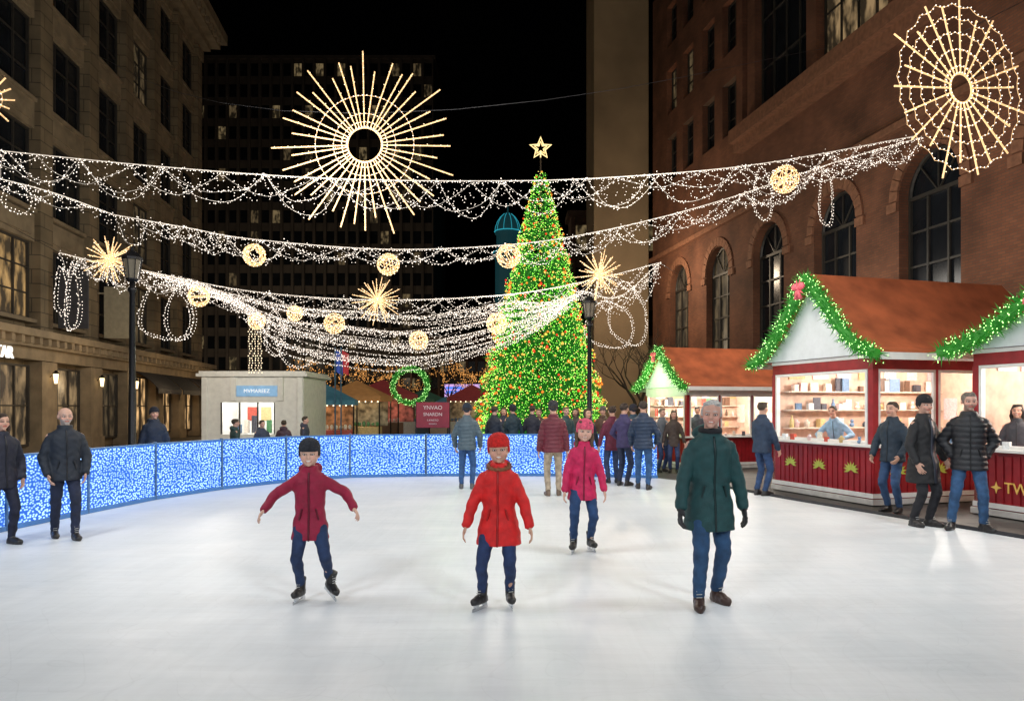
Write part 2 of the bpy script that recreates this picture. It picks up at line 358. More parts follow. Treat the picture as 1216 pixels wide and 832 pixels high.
    sk_=np.array(skin); lipc=np.array(skin)*np.array((.85,.42,.42)); hb=np.array(hair if hair else (.05,.03,.02)); 
    def tint(cb):
        c=np.ones((len(cb),4)); c[:,:3]=sk_
        q=cb@HIn[:3,:3].T+HIn[:3,3]; x,y,z=np.abs(q[:,0]),q[:,1],q[:,2]
        inh=(z>-.55)&(z<.6)&(x<.6)
        ch=np.exp(-(((x-.18)/.09)**2+((z+.1)/.08)**2))*(y<-.1)*inh; c[:,:3]=c[:,:3]*(1-ch[:,None]*.4)+np.array((.75,.25,.2))*ch[:,None]*.4
        if beard is not None:
            bm=(z<-.14)&(z>-.55)&(y<-.02)&inh&~((x<.09)&(np.abs(z+.225)<.03)); c[bm,:3]=np.array(beard)*.7+sk_*.3
        lp=(x<.12)&(np.abs(z+.228+.25*x*x*(-3 if smile else 0))<.036)&(y<-.28)&inh; c[lp,:3]=lipc
        if smile:
            tp=(x<.09)&(np.abs(z+.226-x*x*1.5)<.018)&(y<-.28)&inh; c[tp,:3]=(.78,.75,.7)
        bw=(x>.06)&(x<.24)&(np.abs(z-.155+.1*(x-.15)**2*8)<.022)&(y<-.22)&inh; c[bw,:3]=hb*.5+sk_*.35
        ey=(np.abs(x-.145)<.08)&(np.abs(z-.035)<(.035))&(y<-.22)&inh; c[ey,:3]=sk_*.3
        return c
    body=finish(g,'person',[m_skin],None,vb,1,tintf=tint,H=H)
    body.location=root_loc; body.rotation_euler=(0,0,math.radians(yaw)); top(body,label,'person',group)
    if near==2:
        for s in (-1,1):
            g=MB(); g.T=HM; g.ball((s*.145,-.325,.035),(.055,.045,.03),12,8,0); g.ball((s*.145,-.36,.035),(.029,.018,.028),10,6,1); g.obj('eye',[m_eye,m_iris],body,True)
    B=bulk
    J=pbr('cloth_%d'%sd,jk,.66 if not puff else .42,noise=.2,scale=14,bump=.35,bscale=120)
    g=MB()
    top_prof=[(.555,.094,.072),(.6,.088,.068),(.66,.092,.07),(.72,.099,.073),(.765,.101,.071),(.79,.095,.066),(.812,.077,.06),(.83,.06,.052),(.85,.046,.046)]
    hw=.1*flare; prof=[(hem,hw,.078*flare+.004)]
    if hem<.5: prof.append((.5,.5*(hw+.096),.079*(.5+.5*flare)))
    prof+= [p for p in top_prof if p[0]>hem+.02]
    BB=lambda z: B if z<.78 else 1+(B-1)*.5
    rings=[(*tc_(z*H)[:2],z*H+up_*(z>.48),rx*H*BB(z),ry*H*BB(z)) for z,rx,ry in prof]
    g.loft(rings,32,pw=2.2)
    for i in (0,1):
        g.limb(sh[i]+Vector(((.010,-.010)[i]*H,0,-.01*H)),.038*H*(1+(B-1)*.5),el[i],.033*H*B); 
        u=(wr[i]-el[i]).normalized(); g.limb(el[i],.033*H*B,wr[i]-u*.008*H,.026*H*B); g.tube([wr[i]-u*.03*H,wr[i]+u*.004*H],[.028*H*B,.027*H*B],14)
        g.limb(sh[i]+Vector(((.012,-.012)[i]*H,0,.008*H)),.024*H,tc_(.825*H)+Vector(((-.03,.03)[i]*H,0,up_)),.026*H)
    ncz=.845*H+up_; nc=tc_(ncz)
    g.tube([nc+Vector((0,0,-.02*H)),nc+Vector((0,-.002*H,.024*H))],[.058*H,.05*H],18)
    if hood: g.ball(nc+Vector((0,.045*H,.0)),(.078*H,.04*H,.045*H),16,10)
    jo=finish(g,'coat' if hem<.44 else 'jacket',[J],body,vj,3,puff=puff,wr=.005 if not puff else .002,seed=sd)
    if near>=1:
        ry=[(c[0],c[1]-c[4]-.004-(.004 if puff else 0),c[2]) for c in rings[:-1]]
        g=MB(); wz=.008 if openf is None else .035
        vs=[];
        for (x,y,z) in ry: vs+= [(x-wz,y-.002,z),(x+wz,y-.002,z)]
        g.add(vs,[(2*i,2*i+1,2*i+3,2*i+2) for i in range(len(ry)-1)])
        zc=openf if openf else (zipc or tuple(c*.35 for c in jk))
        o=g.obj('zip' if openf is None else 'shirt_front',pbr('zip_%d'%sd,zc,.4),body,True); sl=o.modifiers.new('s','SOLIDIFY'); sl.thickness=.006
        if near==2 and openf is None:
            for s in (-1,1):
                r0=min(rings,key=lambda c:abs(c[2]-.56*H)); x=r0[0]+s*r0[3]*.52; y=r0[1]-r0[4]*.90
                g=MB(); g.T=Matrix.Translation((x,y,.565*H+up_))@Matrix.Rotation(s*math.radians(24),4,'Z')@Matrix.Rotation(s*math.radians(-14),4,'Y')
                g.bx(-.007,.007,-.011,.011,-.05,.05); g.obj('pocket_flap',pbr('zip_%d'%sd,zc,.4),body,bevel=.003)
    if hood and hood is not True:
        g=MB(); pts=[nc+Vector((math.cos(a)*.062*H,math.sin(a)*.058*H+.007*H,.002*H+.02*H*math.sin(a))) for a in [2*math.pi*k/20 for k in range(20)]]
        g.tube(pts,.013*H,8,closed=True)
        for p in pts:
            for k in range(26): 
                q=Vector((R.gauss(0,1),R.gauss(0,1),R.gauss(0,1))).normalized(); g.leaf(p+q*.012*H,q,.02,.004)
        g.obj('fur_trim',pbr('fur_%d'%sd,hood,.9),body,True)
    if scarf:
        g=MB(); pts=[nc+Vector((math.cos(a)*.046*H,math.sin(a)*.046*H-.004*H,.014*H+.006*H*math.sin(a))) for a in [2*math.pi*k/20 for k in range(20)]]
        g.tube(pts,.014*H,8,closed=True)
        finish(g,'scarf',[pbr('scarf_%d'%sd,scarf,.9,bump=.6,bscale=80)],body,.01,1,wr=.003,seed=sd)
    g=MB(); Tm=pbr('denim_%d'%sd,tr,.8,noise=.35,scale=10,bump=.4,bscale=90)
    g.loft([(hx,hy,z*H+up_,rx*H,ry*H) for z,rx,ry in ((.465,.075,.06),(.5,.09,.066),(.55,.085,.062),(.6,.078,.058))],24)
    for i in (0,1):
        g.limb(hipj[i],.052*H,knee[i],.038*H); g.limb(knee[i],.038*H,ank[i]+Vector((0,0,.02*H)),.03*H if not skates else .028*H)
    finish(g,'trousers',[Tm],body,vj,2,wr=.006,seed=sd+5)
    Sm=pbr('shoe_%d'%sd,shoe,.38,noise=.25)
    for i in (0,1):
        a=ank[i]; tl=math.radians(toe[i]); fl=feet[i]
        g=MB(); fz=a.z-.05*H
        M=Matrix.Translation(Vector((a.x,a.y,fz)))@Matrix.Rotation(tl,4,'Z')@Matrix.Rotation(math.radians(22 if (len(fl)>3) else 0),4,'X'); g.T=M
        k=H/1.75*1.08
        g.ball((0,.02*k,.045*k),(.041*k,.052*k,.045*k)); g.ball((0,-.05*k,.045*k),(.042*k,.09*k,.046*k)); g.ball((0,-.115*k,.034*k),(.046*k,.064*k,.036*k))
        g.limb((0,0,.05*k),.046*k,(0,.004,(.16 if skates else .105)*k),.05*k if skates else .042*k)
        if skates: g.tube([(0,.004,.155*k),(0,.004,.19*k)],[.053*k,.055*k],14)
        g.loft([(0,-.045*k,.0,.04*k,.128*k),(0,-.045*k,.022*k,.045*k,.137*k)],20)
        bo=finish(g,'boot',[Sm],body,vb*1.3,1)
        if near==2:
            g=MB(); g.T=M
            for q in range(5): 
                z=.075+.022*q; y=-.078+.009*q
                g.tube([(-.022*k,(y)*k,z*k),(.022*k,(y)*k,z*k+.004)],.0035,5)
            g.obj('laces',pbr('lace',(.5,.5,.48),.8),bo)
        if skates:
            g=MB(); g.T=M; g.bx(-.003,.003,-.17*k,.09*k,-.055,-.028); g.bx(-.012,.012,-.13*k,-.07*k,-.03,.006); g.bx(-.012,.012,.015*k,.065*k,-.03,.006)
            g.obj('blade',pbr('steel',(.6,.62,.65),.25,1),bo,bevel=.002)
    if gloves:
        for i in (0,1):
            g=MB(); hand(g,i,.003); u=(wr[i]-el[i]).normalized(); g.tube([wr[i]-u*.02,wr[i]+u*.03],[.022*H,.02*H],12)
            finish(g,'glove',[pbr('glove_%d'%sd,gloves,.6)],body,vb*1.1,1)
    if hair:
        g=MB(); g.T=HM
        if hairstyle=='bald':
            g.ball((0,.13,-.02),(.385,.36,.2),20,12)
        elif hairstyle=='thin':
            g.ball((0,.13,.10),(.385,.41,.34),20,12); g.ball((0,.10,.24),(.35,.40,.32),20,12)
            for j in range(16): g.ball((R.uniform(-.24,.24),R.uniform(-.2,.25),.40+R.uniform(0,.05)),(.10,.14,.05),8,6)
            for s in (-1,1): g.ball((s*.335,-.0,.1),(.045,.14,.18))
        else:
            g.ball((0,.09,.15),(.385,.44,.38),22,14); g.ball((0,-.08,.36),(.25,.26,.15))
            for j in range(14): g.ball((R.uniform(-.25,.25),R.uniform(-.25,.3),.42+R.uniform(0,.05)),(.10,.13,.06),8,6)
        if hairstyle=='long':
            g.ball((0,.2,-.2),(.36,.25,.45)); 
            for s in (-1,1): g.tube([(s*.33,.05,.1),(s*.37,.0,-.3),(s*.33,-.08,-.75)],[.1,.12,.07],10); g.ball((s*.33,-.08,-.75),.07)
            g.tube([(0,.25,-.3),(0,.28,-.8)],[.28,.2],14)
        finish(g,'hair',[pbr('hair_%d'%sd,hair,.7,noise=.4,scale=60,bump=.8,bscale=150)],body,.008 if near==2 else .012,1,wr=.003,seed=sd)
    if hat:
        g=MB(); g.T=HM
        g.loft([(0,.05,z,rx,ry) for z,rx,ry in ((.13,.39,.455),(.16,.415,.48),(.30,.415,.48),(.33,.40,.46),(.45,.365,.415),(.56,.28,.32),(.63,.14,.16),(.645,.04,.05))],28)
        for s in (-1,1): g.ball((s*.36,.08,.05),(.06,.22,.17))
        g.ball((0,.28,.0),(.3,.2,.25))
        ho=finish(g,'beanie',[pbr('knit_%d'%sd,hat,.9,noise=.3,scale=40,bump=.8,bscale=90)],body,.008,1,wr=.001,seed=sd)
        if pom:
            g=MB(); g.T=HM
            for k in range(500):
                q=Vector((R.gauss(0,1),R.gauss(0,1),R.gauss(0,1))).normalized(); g.leaf(Vector((0,.06,.66))+q*.045,q,.06,.02)
            g.obj('pompom',pbr('pom_%d'%sd,pom,.9),ho)
    return body
C='people gathered beyond the rink'; SG='people standing by the stalls'
person('child in crimson coat and black beanie skating with arms spread',368,6.6,1.37,yaw=8,kid=1,near=2,hands=((-.27,-.10,.60),(.28,-.08,.60)),feet=((-.06,.02,0),(.115,.05,.035,1)),toe=(-20,35),hips=(.0,.02),lean=(0,-.02),head=(0,4,0),
  hat=(.02,.022,.03),hair=(.04,.025,.02),jk=(.3,.006,.04),tr=(.015,.035,.1),hem=.40,flare=1.14,skates=True,hood=True,smile=True,skin=(.68,.42,.32),bulk=1.03)
person('child in bright red coat and red beanie skating',590,6.4,1.42,yaw=-4,kid=1,near=2,hands=((-.195,-.08,.475),(.195,-.07,.47)),feet=((-.085,-.03,0),(.075,.03,0)),toe=(-28,12),hips=(.012,0),head=(4,2,-3),
  hat=(.6,.015,.012),hair=(.05,.03,.02),jk=(.66,.01,.01),tr=(.015,.035,.11),hem=.385,flare=1.24,skates=True,hood=(.26,.10,.05),zipc=(.35,.005,.005),smile=True,skin=(.6,.34,.24),bulk=1.1)
person('girl in pink coat and pink beanie skating forward',691,8.9,1.5,yaw=3,kid=1,near=2,hands=((-.15,-.05,.45),(.165,-.07,.47)),feet=((-.07,-.04,0),(.075,.04,0)),toe=(-15,15),head=(-3,3,4),lean=(.01,-.01),
  hat=(.75,.10,.18),hair=(.12,.07,.04),hairstyle='long',jk=(.58,.012,.09),tr=(.015,.05,.14),hem=.41,flare=1.12,skates=True,hood=True,smile=True,skin=(.68,.42,.32),bulk=1.04)
person('older man in dark green parka, jeans and black gloves',843,6.5,1.75,yaw=4,near=2,hands=((-.165,-.07,.465),(.17,-.02,.455)),feet=((-.07,-.06,0),(.06,.06,0)),toe=(-14,16),hips=(-.004,0),head=(-20,4,3),lean=(0,-.015),
  hair=(.55,.53,.5),hairstyle='thin',jk=(.008,.055,.058),tr=(.02,.065,.15),hem=.375,flare=1.14,gloves=(.015,.015,.017),scarf=(.015,.015,.018),hood=True,shoe=(.045,.02,.013),skin=(.6,.33,.25),bulk=1.09,smile=True)
person('balding bearded man in navy jacket walking along the barrier',76,9.8,1.69,yaw=38,near=2,hands=((-.12,-.05,.5),(.13,-.05,.5)),feet=((-.05,.09,0),(.06,-.12,0)),toe=(0,8),head=(8,6,0),hair=(.3,.28,.26),hairstyle='bald',beard=(.4,.38,.36),
  jk=(.012,.018,.03),tr=(.012,.018,.045),hem=.45,bulk=1.14,flare=1.05,skin=(.6,.36,.27))
person('person in dark jacket walking beside the barrier',1,9.4,1.62,yaw=60,near=1,hands=((-.12,-.05,.5),(.13,-.05,.5)),feet=((-.05,.07,0),(.05,-.07,0)),hair=(.05,.03,.02),jk=(.012,.014,.03),tr=(.01,.012,.03),hem=.43,bulk=1.1,hairstyle='long')
person('man in grey blue padded jacket seen from behind',554,15.8,1.76,yaw=175,near=1,hands=((-.15,-.06,.5),(.15,-.06,.5)),feet=((-.07,0,0),(.06,.0,0)),hair=(.03,.02,.015),jk=(.07,.11,.14),tr=(.03,.09,.24),puff=1,hat=(.02,.03,.05),bulk=1.12,shoe=(.1,.1,.1),group=C)
for (px,d,hh,yw,c,hc_,hs,ht,lb) in ((587,19.8,1.72,150,(.015,.02,.03),(.05,.03,.02),'short',None,'person in black coat behind the barrier'),
    (609,20.2,1.75,200,(.015,.035,.045),(.03,.02,.02),'short',(.02,.02,.03),'person in dark teal coat behind the barrier'),
    (598,21.5,1.68,10,(.03,.03,.06),(.08,.05,.03),'long',None,'person in navy coat with long hair behind the barrier'),
    (632,20.4,1.74,170,(.02,.02,.03),(.05,.03,.02),'short',None,'person in black jacket behind the barrier'),
    (672,19.9,1.7,20,(.03,.06,.06),(.2,.13,.07),'short',None,'person in dark green jacket behind the barrier'),
    (684,20.8,1.66,-30,(.09,.08,.07),(.05,.03,.02),'long',None,'person in grey coat with long hair behind the barrier'),
    (697,17.2,1.66,30,(.02,.025,.04),(.06,.035,.02),'long',None,'person in dark navy coat with long hair'),
    (727,17.0,1.72,190,(.13,.015,.04),(.05,.03,.02),'short',None,'person in burgundy jacket looking away'),
    (716,20.5,1.7,-20,(.1,.05,.03),(.05,.03,.02),'short',(.12,.1,.09),'person in brown jacket behind the barrier'),
    (752,18.9,1.75,200,(.02,.05,.08),(.04,.03,.02),'short',(.02,.02,.03),'person in blue jacket and dark cap'),
    (786,19.8,1.66,30,(.12,.13,.14),(.2,.15,.1),'short',None,'person in grey coat behind the barrier'),
    (800,19.6,1.6,-10,(.06,.04,.03),(.08,.05,.03),'long',None,'person in brown coat with long hair by the stall'),
    (640,21.0,1.65,-20,(.08,.03,.03),(.05,.03,.02),'short',None,'person in red jacket behind the barrier')):
    person(lb,px,d,hh,yaw=yw,near=0,hair=hc_,hairstyle=hs,hat=ht,jk=c,hem=.42,group=C)
person('man in maroon jacket and khaki trousers seen from behind',656,14.6,1.8,yaw=182,near=1,hands=((-.15,-.03,.48),(.15,-.03,.48)),feet=((-.065,0,0),(.05,.03,0)),hair=(.05,.04,.03),hat=(.04,.04,.045),jk=(.14,.016,.03),tr=(.42,.34,.25),bulk=1.15,puff=1,shoe=(.15,.1,.07),group=C)
person('man in purple blue jacket standing with the crowd',741,16.4,1.78,yaw=140,near=1,hair=(.06,.04,.03),jk=(.05,.04,.12),tr=(.02,.03,.07),hands=((-.13,-.1,.55),(.13,-.1,.55)),group=C)
person('man in navy puffer jacket and blue jeans from behind',765,15.7,1.82,yaw=165,near=1,hair=(.05,.035,.025),jk=(.012,.03,.07),tr=(.03,.09,.22),puff=1,bulk=1.14,feet=((-.05,.05,0),(.07,-.04,0)),hands=((-.14,-.08,.52),(.14,-.08,.5)),group=C)
person('man in navy jacket and jeans facing the stall',905,14.6,1.79,yaw=120,near=1,hair=(.07,.05,.035),jk=(.02,.04,.08),tr=(.025,.06,.15),hands=((-.13,-.1,.5),(.13,-.1,.5)),bulk=1.1,group=SG)
person('man in navy jacket and jeans waiting at the stall',1060,12.2,1.78,yaw=-60,near=1,hair=(.05,.035,.025),jk=(.015,.03,.05),tr=(.03,.07,.16),bulk=1.12,hands=((-.13,-.1,.52),(.13,-.1,.52)),group=SG)
person('man in long black coat and black beanie',1095,10.8,1.85,yaw=25,near=2,hair=(.1,.08,.06),hat=(.015,.015,.018),jk=(.012,.012,.014),tr=(.012,.012,.016),hem=.34,flare=1.22,bulk=1.1,openf=(.03,.035,.05),hands=((-.15,-.06,.5),(.14,-.08,.52)),feet=((-.05,.02,0),(.06,-.03,0)),skin=(.55,.32,.24),head=(-15,5,0),group=SG)
person('man in black puffer jacket with hands in pockets',1145,10.45,1.9,yaw=-25,near=2,hair=(.22,.18,.15),jk=(.013,.014,.018),tr=(.03,.085,.19),puff=1,hem=.44,bulk=1.18,hands=((-.10,.0,.54),(.10,.0,.54)),feet=((-.08,0,0),(.12,-.02,0)),toe=(-20,35),hips=(.03,0),skin=(.6,.34,.26),head=(10,6,0),beard=(.3,.22,.18),group=SG)
for px,d,hh,c in ((183,15.2,1.68,(.015,.025,.05)),(279,17.8,1.42,(.02,.05,.045)),(311,18.3,1.38,(.03,.04,.07)),(337,19.6,1.36,(.06,.03,.04)),(362,19.9,1.45,(.03,.03,.05))):
    person('person in dark jacket standing outside the barrier',px,d,hh,yaw=R.uniform(-40,200),near=0,hair=(.05,.035,.02),jk=c,hat=(.02,.02,.03) if px==183 else None,hood=True,bulk=1.1,group=C)
# ---------------------------------------------------------------- market stalls
m_red=pbr('stall_red',(.30,.010,.016),.45,noise=.2)
m_white=pbr('stall_white',(.8,.79,.76),.5,noise=.06); m_roof=pbr('stall_roof',(.46,.115,.04),.75,noise=.3,bump=.2,bscale=14,scale=2)
m_gold=pbr('gold_paint',(.75,.5,.12),.35,.3,emit=(.7,.4,.08),es=.2); m_int=pbr('stall_interior',(.72,.50,.38),.6,noise=.2); m_tube=glow('tube_lamp',(1,.95,.88),8,True)
m_wood=pbr('shelf_wood',(.65,.55,.45),.6,noise=.2,scale=12)
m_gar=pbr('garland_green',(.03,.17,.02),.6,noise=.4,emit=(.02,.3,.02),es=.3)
m_gb=glow('garland_bulb',(.5,1,.3),4); m_wb=glow('warm_bulb',(1,.80,.52),3); m_cb=glow('cool_bulb',(1,.88,.76),2.2)
m_bow=pbr('bow_pink',(.75,.12,.16),.5)
goodc=[pbr('goods_%d'%i,c,.5,noise=.2,scale=25) for i,c in enumerate([(.5,.08,.05),(.8,.75,.65),(.15,.25,.4),(.6,.45,.2),(.1,.28,.12),(.8,.7,.6),(.15,.08,.05),(.8,.6,.6),(.08,.08,.1),(.7,.72,.72)])]
def good_mesh(k):
    g=MB()
    if k==0: g.bx(-.07,.07,-.05,.05,0,.16); g.bx(-.072,.072,-.052,.052,.12,.135); n='gift_box'
    elif k==1: g.loft([(0,0,z,r,r) for z,r in ((0,.04),(.01,.045),(.14,.045),(.18,.018),(.24,.016),(.25,.02))],12); n='bottle'
    elif k==2: g.ball((0,0,.06),(.07,.06,.06)); g.ball((0,0,.15),.045); g.ball((-.035,0,.19),.018); g.ball((.035,0,.19),.018); n='plush_toy'
    elif k==3: g.loft([(0,0,z,r,r) for z,r in ((0,.05),(.1,.06),(.11,.065),(.12,.03),(.15,.03),(.16,.01))],12); n='jar'
    else: g.bx(-.1,.1,-.008,.008,0,.26); g.bx(-.08,.08,-.011,-.0085,.03,.23); n='framed_picture'
    return n,g.mesh(n,[goodc[k]],k in(1,2,3))
GM=[]
for k in (0,1,2,3,4,0,4):
    for c in range(len(goodc)):
        n,me=good_mesh(k); me.materials.clear(); me.materials.append(goodc[c]); GM.append((n,me))
def garland(parent,pts,r=.13,name='garland',dens=7):
    g=MB(); g.tube(pts,[r*.45]*len(pts),6)
    for p in resample(pts,.02):
        for k in range(dens):
            q=Vector((R.gauss(0,1),R.gauss(0,1),R.gauss(0,1))).normalized(); g.leaf(p+q*r*.35,q,r*R.uniform(.5,1.15),.015)
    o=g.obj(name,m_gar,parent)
    g=MB()
    for p in resample(pts,.03):
        for k in range(3):
            q=Vector((R.gauss(0,1),R.gauss(0,1),R.gauss(0,1))).normalized(); g.octa(p+q*r*R.uniform(.6,1.05),.011)
    stuff(g.obj('bulb',m_gb,o)); return o
def stall(loc,rz,sc,L,W,label,palms=True,seed=0,nl=90,rise=1.45,sh0=.15):
    e=empty('market_stall',loc,rz,sc); top(e,label,'market stall','market stalls beside the rink')
    zc=1.0; zt=2.36; zh=2.62
    g=MB(); g.bx(-.04,L+.04,-.04,W+.04,0,.1); g.obj('plinth',pbr('plinth',(.55,.53,.5),.7),e,bevel=.01)
    g=MB()
    g.bx(0,L,0,.06,.1,zc); g.bx(0,.06,.061,W-.001,.1,zc)
    n=int(L/.14)
    for i in range(n): x=.03+i*.14; g.bx(x,x+.1,-.018,.002,.14,zc-.06)
    n=int(W/.14)
    for i in range(n): y=.03+i*.14; g.bx(-.018,.002,y,y+.1,.14,zc-.06)
    g.obj('counter_front',m_red,e)
    g=MB(); g.bx(-.035,L,-.035,-.019,.12,.2); g.bx(-.035,-.019,-.018,W,.12,.2); g.split('base_trim',m_white,e)
    g=MB(); g.bx(-.14,L,-.16,.1,zc,zc+.05); g.bx(-.14,.1,.101,W,zc,zc+.05); g.obj('counter_top',m_white,e,bevel=.01)
    g=MB(); g.bx(.0,L,W-.06,W,.1,zh); g.bx(L-.06,L,.0,W-.061,.1,zh); g.obj('rear_wall',m_int,e)
    g=MB(); g.bx(0,L,.0,W,zh+.001,zh+.04); g.obj('ceiling',m_white,e)
    g=MB(); g.bx(-.02,L,-.02,.08,zt,zh); g.bx(-.02,.08,.081,W,zt,zh)
    g.obj('header',m_red if seed!=2 else m_white,e,bevel=.006)
    g=MB(); g.bx(-.035,L,-.035,-.021,zh-.07,zh-.01); g.bx(-.035,-.021,-.02,W,zh-.07,zh-.01); g.split('trim_strip',m_white,e)
    g=MB()
    for (x,y) in ((-.02,-.02),(-.02,W-.1),(L-.1,-.02)): g.bx(x,x+.12,y,y+.12,zc+.051,zt-.001)
    for x in ((L*.5,) if L<3 else (L*.33,L*.66)): g.bx(x-.03,x+.03,0,.06,zc+.051,zt-.001)
    g.split('corner_post',m_red,e,bevel=.006)
    def frame(x0,x1,front):
        g=MB(); t=.05
        a,b=zc+.052,zt-.002
        for q in ((x0,x1,a,a+t),(x0,x1,b-t,b),(x0,x0+t,a+t,b-t),(x1-t,x1,a+t,b-t)):
            if front: g.bx(q[0],q[1],.0,.05,q[2],q[3])
            else: g.bx(-.03,.05,q[0],q[1],q[2],q[3])
        g.obj('window_frame',m_white,e)
    frame(.11,W-.11,False)
    xs=[.11]+[x for x in ((L*.5,) if L<3 else (L*.33,L*.66))]+[L-.11]
    for a,b in zip(xs,xs[1:]): frame(a+.03*(a>.2),b-.03*(b<L-.2),True)
    def prof(t):
        q=max(0.0,1-abs(t)); return (W/2+t*(W/2+.40), 2.6+rise*(.66*q**1.9+.34*(3*q*q-2*q**3))+.05*q)
    ts=[-1+2*i/28 for i in range(29)]
    g=MB(); x0,x1=-.2,L+.3; vs=[];th=.07
    for x in (x0,x1):
        for t in ts: y,z=prof(t); vs+= [(x,y,z),(x,y,z+th)]
    k=len(ts)*2; fs=[]
    for i in range(len(ts)-1):
        a=2*i; fs+= [(a,a+2,k+a+2,k+a),(a+1,k+a+1,k+a+3,a+3),(a,a+1,a+3,a+2),(k+a,k+a+2,k+a+3,k+a+1)]
    fs+=[(0,k,k+1,1),(k-2,k-1,2*k-1,2*k-2)]
    g.add(vs,fs); g.obj('roof',m_roof,e)
    g=MB(); vs=[]; 
    for x in (-.08,-.02):
        for t in ts: 
            y,z=prof(t*.97); vs+=[(x,y,zh+.0),(x,y,max(z-.02,zh+.01))]
    fs=[]
    for i in range(len(ts)-1):
        a=2*i; fs+=[(a,a+1,a+3,a+2),(k+a,k+a+2,k+a+3,k+a+1),(a,a+2,k+a+2,k+a),(a+1,k+a+1,k+a+3,a+3)]
    g.add(vs,fs); g.obj('gable',pbr('gable_white',(.72,.76,.8),.5,noise=.05),e)
    g=MB(); y,z=prof(-1); g.bx(x0+.01,x1-.01,y-.02,y+.03,z-.1,z+.02); y,z=prof(1); g.bx(x0+.01,x1-.01,y-.03,y+.02,z-.1,z+.02); g.split('fascia',m_white,e)
    pts=[Vector((-.28,*prof(t))) for t in ts]
    garland(e,pts,.19)
    g=MB(); c=Vector((-.46,*prof(0)))+Vector((0,0,-.22))
    for s in (-1,1):
        g.ball(c+Vector((0,s*.09,.04)),(.04,.1,.07)); g.tube([c,c+Vector((0,s*.07,-.2))],[.03,.045],6)
    g.ball(c,.045)
    for a in range(10): q=Vector((0,math.cos(a*.63),math.sin(a*.63))); g.leaf(c,q,.22,.03)
    g.obj('bow',m_bow,e,True)
    if palms:
        g=MB()
        def sprig(cx,axis):
            vs=[];fs=[]
            for a in range(9):
                an=math.radians(-20+a*27); dx,dz=math.cos(an),math.sin(an)*.8; l=.2
                nx,nz=-dz,dx; base=(cx,.58)
                pts=[(base[0],base[1]),(base[0]+dx*l*.5+nx*.025,base[1]+dz*l*.5+nz*.025),(base[0]+dx*l,base[1]+dz*l),(base[0]+dx*l*.5-nx*.025,base[1]+dz*l*.5-nz*.025)]
                o=len(vs); vs+=[((p[0],-.03-.0005*a,p[1]) if axis else (-.03-.0005*a,p[0],p[1])) for p in pts]; fs.append((o,o+1,o+2,o+3))
            g.add(vs,fs)
        for c in (.5,1.35,2.2): sprig(c,0)
        for c in (.5,1.4): sprig(c,1)
        g.split('gold_leaf_emblem',pbr('gold_leaf',(.45,.5,.08),.4,.2,emit=(.45,.45,.05),es=.12),e)
    g=MB(); g.bx(.3,L-.3,W*.5-.04,W*.5+.04,zh-.06,zh-.02); g.obj('ceiling_lamp',m_tube,e)
    Mw=Matrix.Translation(loc)@Matrix.Rotation(rz,4,'Z')@Matrix.Scale(sc,4)
    for fx in (.28,.72):
        p=Mw@Vector((L*fx,W*.45,2.3)); lamp('POINT',p,nl,(1,.92,.82),.12,name='stall_lamp')
    rr=random.Random(seed+3)
    for z in (1.25,1.62,2.0):
        g=MB(); g.bx(sh0,L-.1,W-.32,W-.065,z,z+.025); g.obj('shelf',m_wood,e)
        x=sh0+.1+rr.uniform(0,.2)
        while x<L-.25:
            n,me=rr.choice(GM); s=rr.uniform(.7,1.15); o=link(n,me); o.matrix_world=Mw@Matrix.Translation((x,W-.2+rr.uniform(-.05,.05),z+.026))@Matrix.Rotation(rr.uniform(-.4,.4),4,'Z')@Matrix.Scale(s,4)
            top(o,'small colourful %s on a stall shelf'%n.replace('_',' '),n.replace('_',' '),'goods on the stall shelves'); x+=rr.uniform(.13,.36)
    y=.3
    while y<W-.3:
        n,me=rr.choice(GM); o=link(n,me); o.matrix_world=Mw@Matrix.Translation((-.02,y,zc+.051))@Matrix.Rotation(1.57+rr.uniform(-.4,.4),4,'Z')@Matrix.Scale(rr.uniform(.5,.85),4)
        top(o,'small %s on the stall counter'%n.replace('_',' '),n.replace('_',' '),'goods on the stall counters'); y+=rr.uniform(.15,.5)
    x=.3
    while x<L-.3:
        n,me=rr.choice(GM); o=link(n,me); o.matrix_world=Mw@Matrix.Translation((x,-.04,zc+.051))@Matrix.Rotation(rr.uniform(-.4,.4),4,'Z')@Matrix.Scale(rr.uniform(.5,.85),4)
        top(o,'small %s on the stall counter'%n.replace('_',' '),n.replace('_',' '),'goods on the stall counters'); x+=rr.uniform(.15,.4)
    for i in range(int(L/.6)):
        g=MB(); x=.3+i*.6+rr.uniform(-.05,.1); g.bx(x,x+rr.uniform(.25,.42),W-.09,W-.062,2.28,2.56); g.obj('poster',goodc[rr.choice((1,5,7,9,3))],e)
    for i in range(4):
        g=MB(); y=.35+i*.6; z=1.3+.12*(i%2); g.bx(L-.09,L-.062,y,y+rr.uniform(.3,.45),z,z+rr.uniform(.4,.7)); g.obj('poster',goodc[rr.choice((1,5,7,9,3,0))],e)
    return e,Mw
RZ=math.radians(16.5)
e1,M1=stall(Vector((6.24,13.1,0)),RZ,1.0,4.2,2.8,'red and white market stall with orange roof and green garland',seed=1,rise=1.5)
e2,M2=stall(Vector((4.75,20.6,0)),RZ,.86,3.6,2.8,'smaller market stall with orange roof, lit from inside',seed=2,palms=False,nl=75,rise=1.25)
B0=Vector((7.44,12.2,0))-Vector((-.284,.959,0))*2.8
e0,M0=stall(B0,RZ,1.0,3.2,2.8,'dark red ticket stall with garland over its window',seed=4,palms=False,rise=.75,sh0=1.1)
text('TW',.24,m_gold,e0,(-.035,2.8-.76,.45),(math.pi/2,0,-math.pi/2),.006)
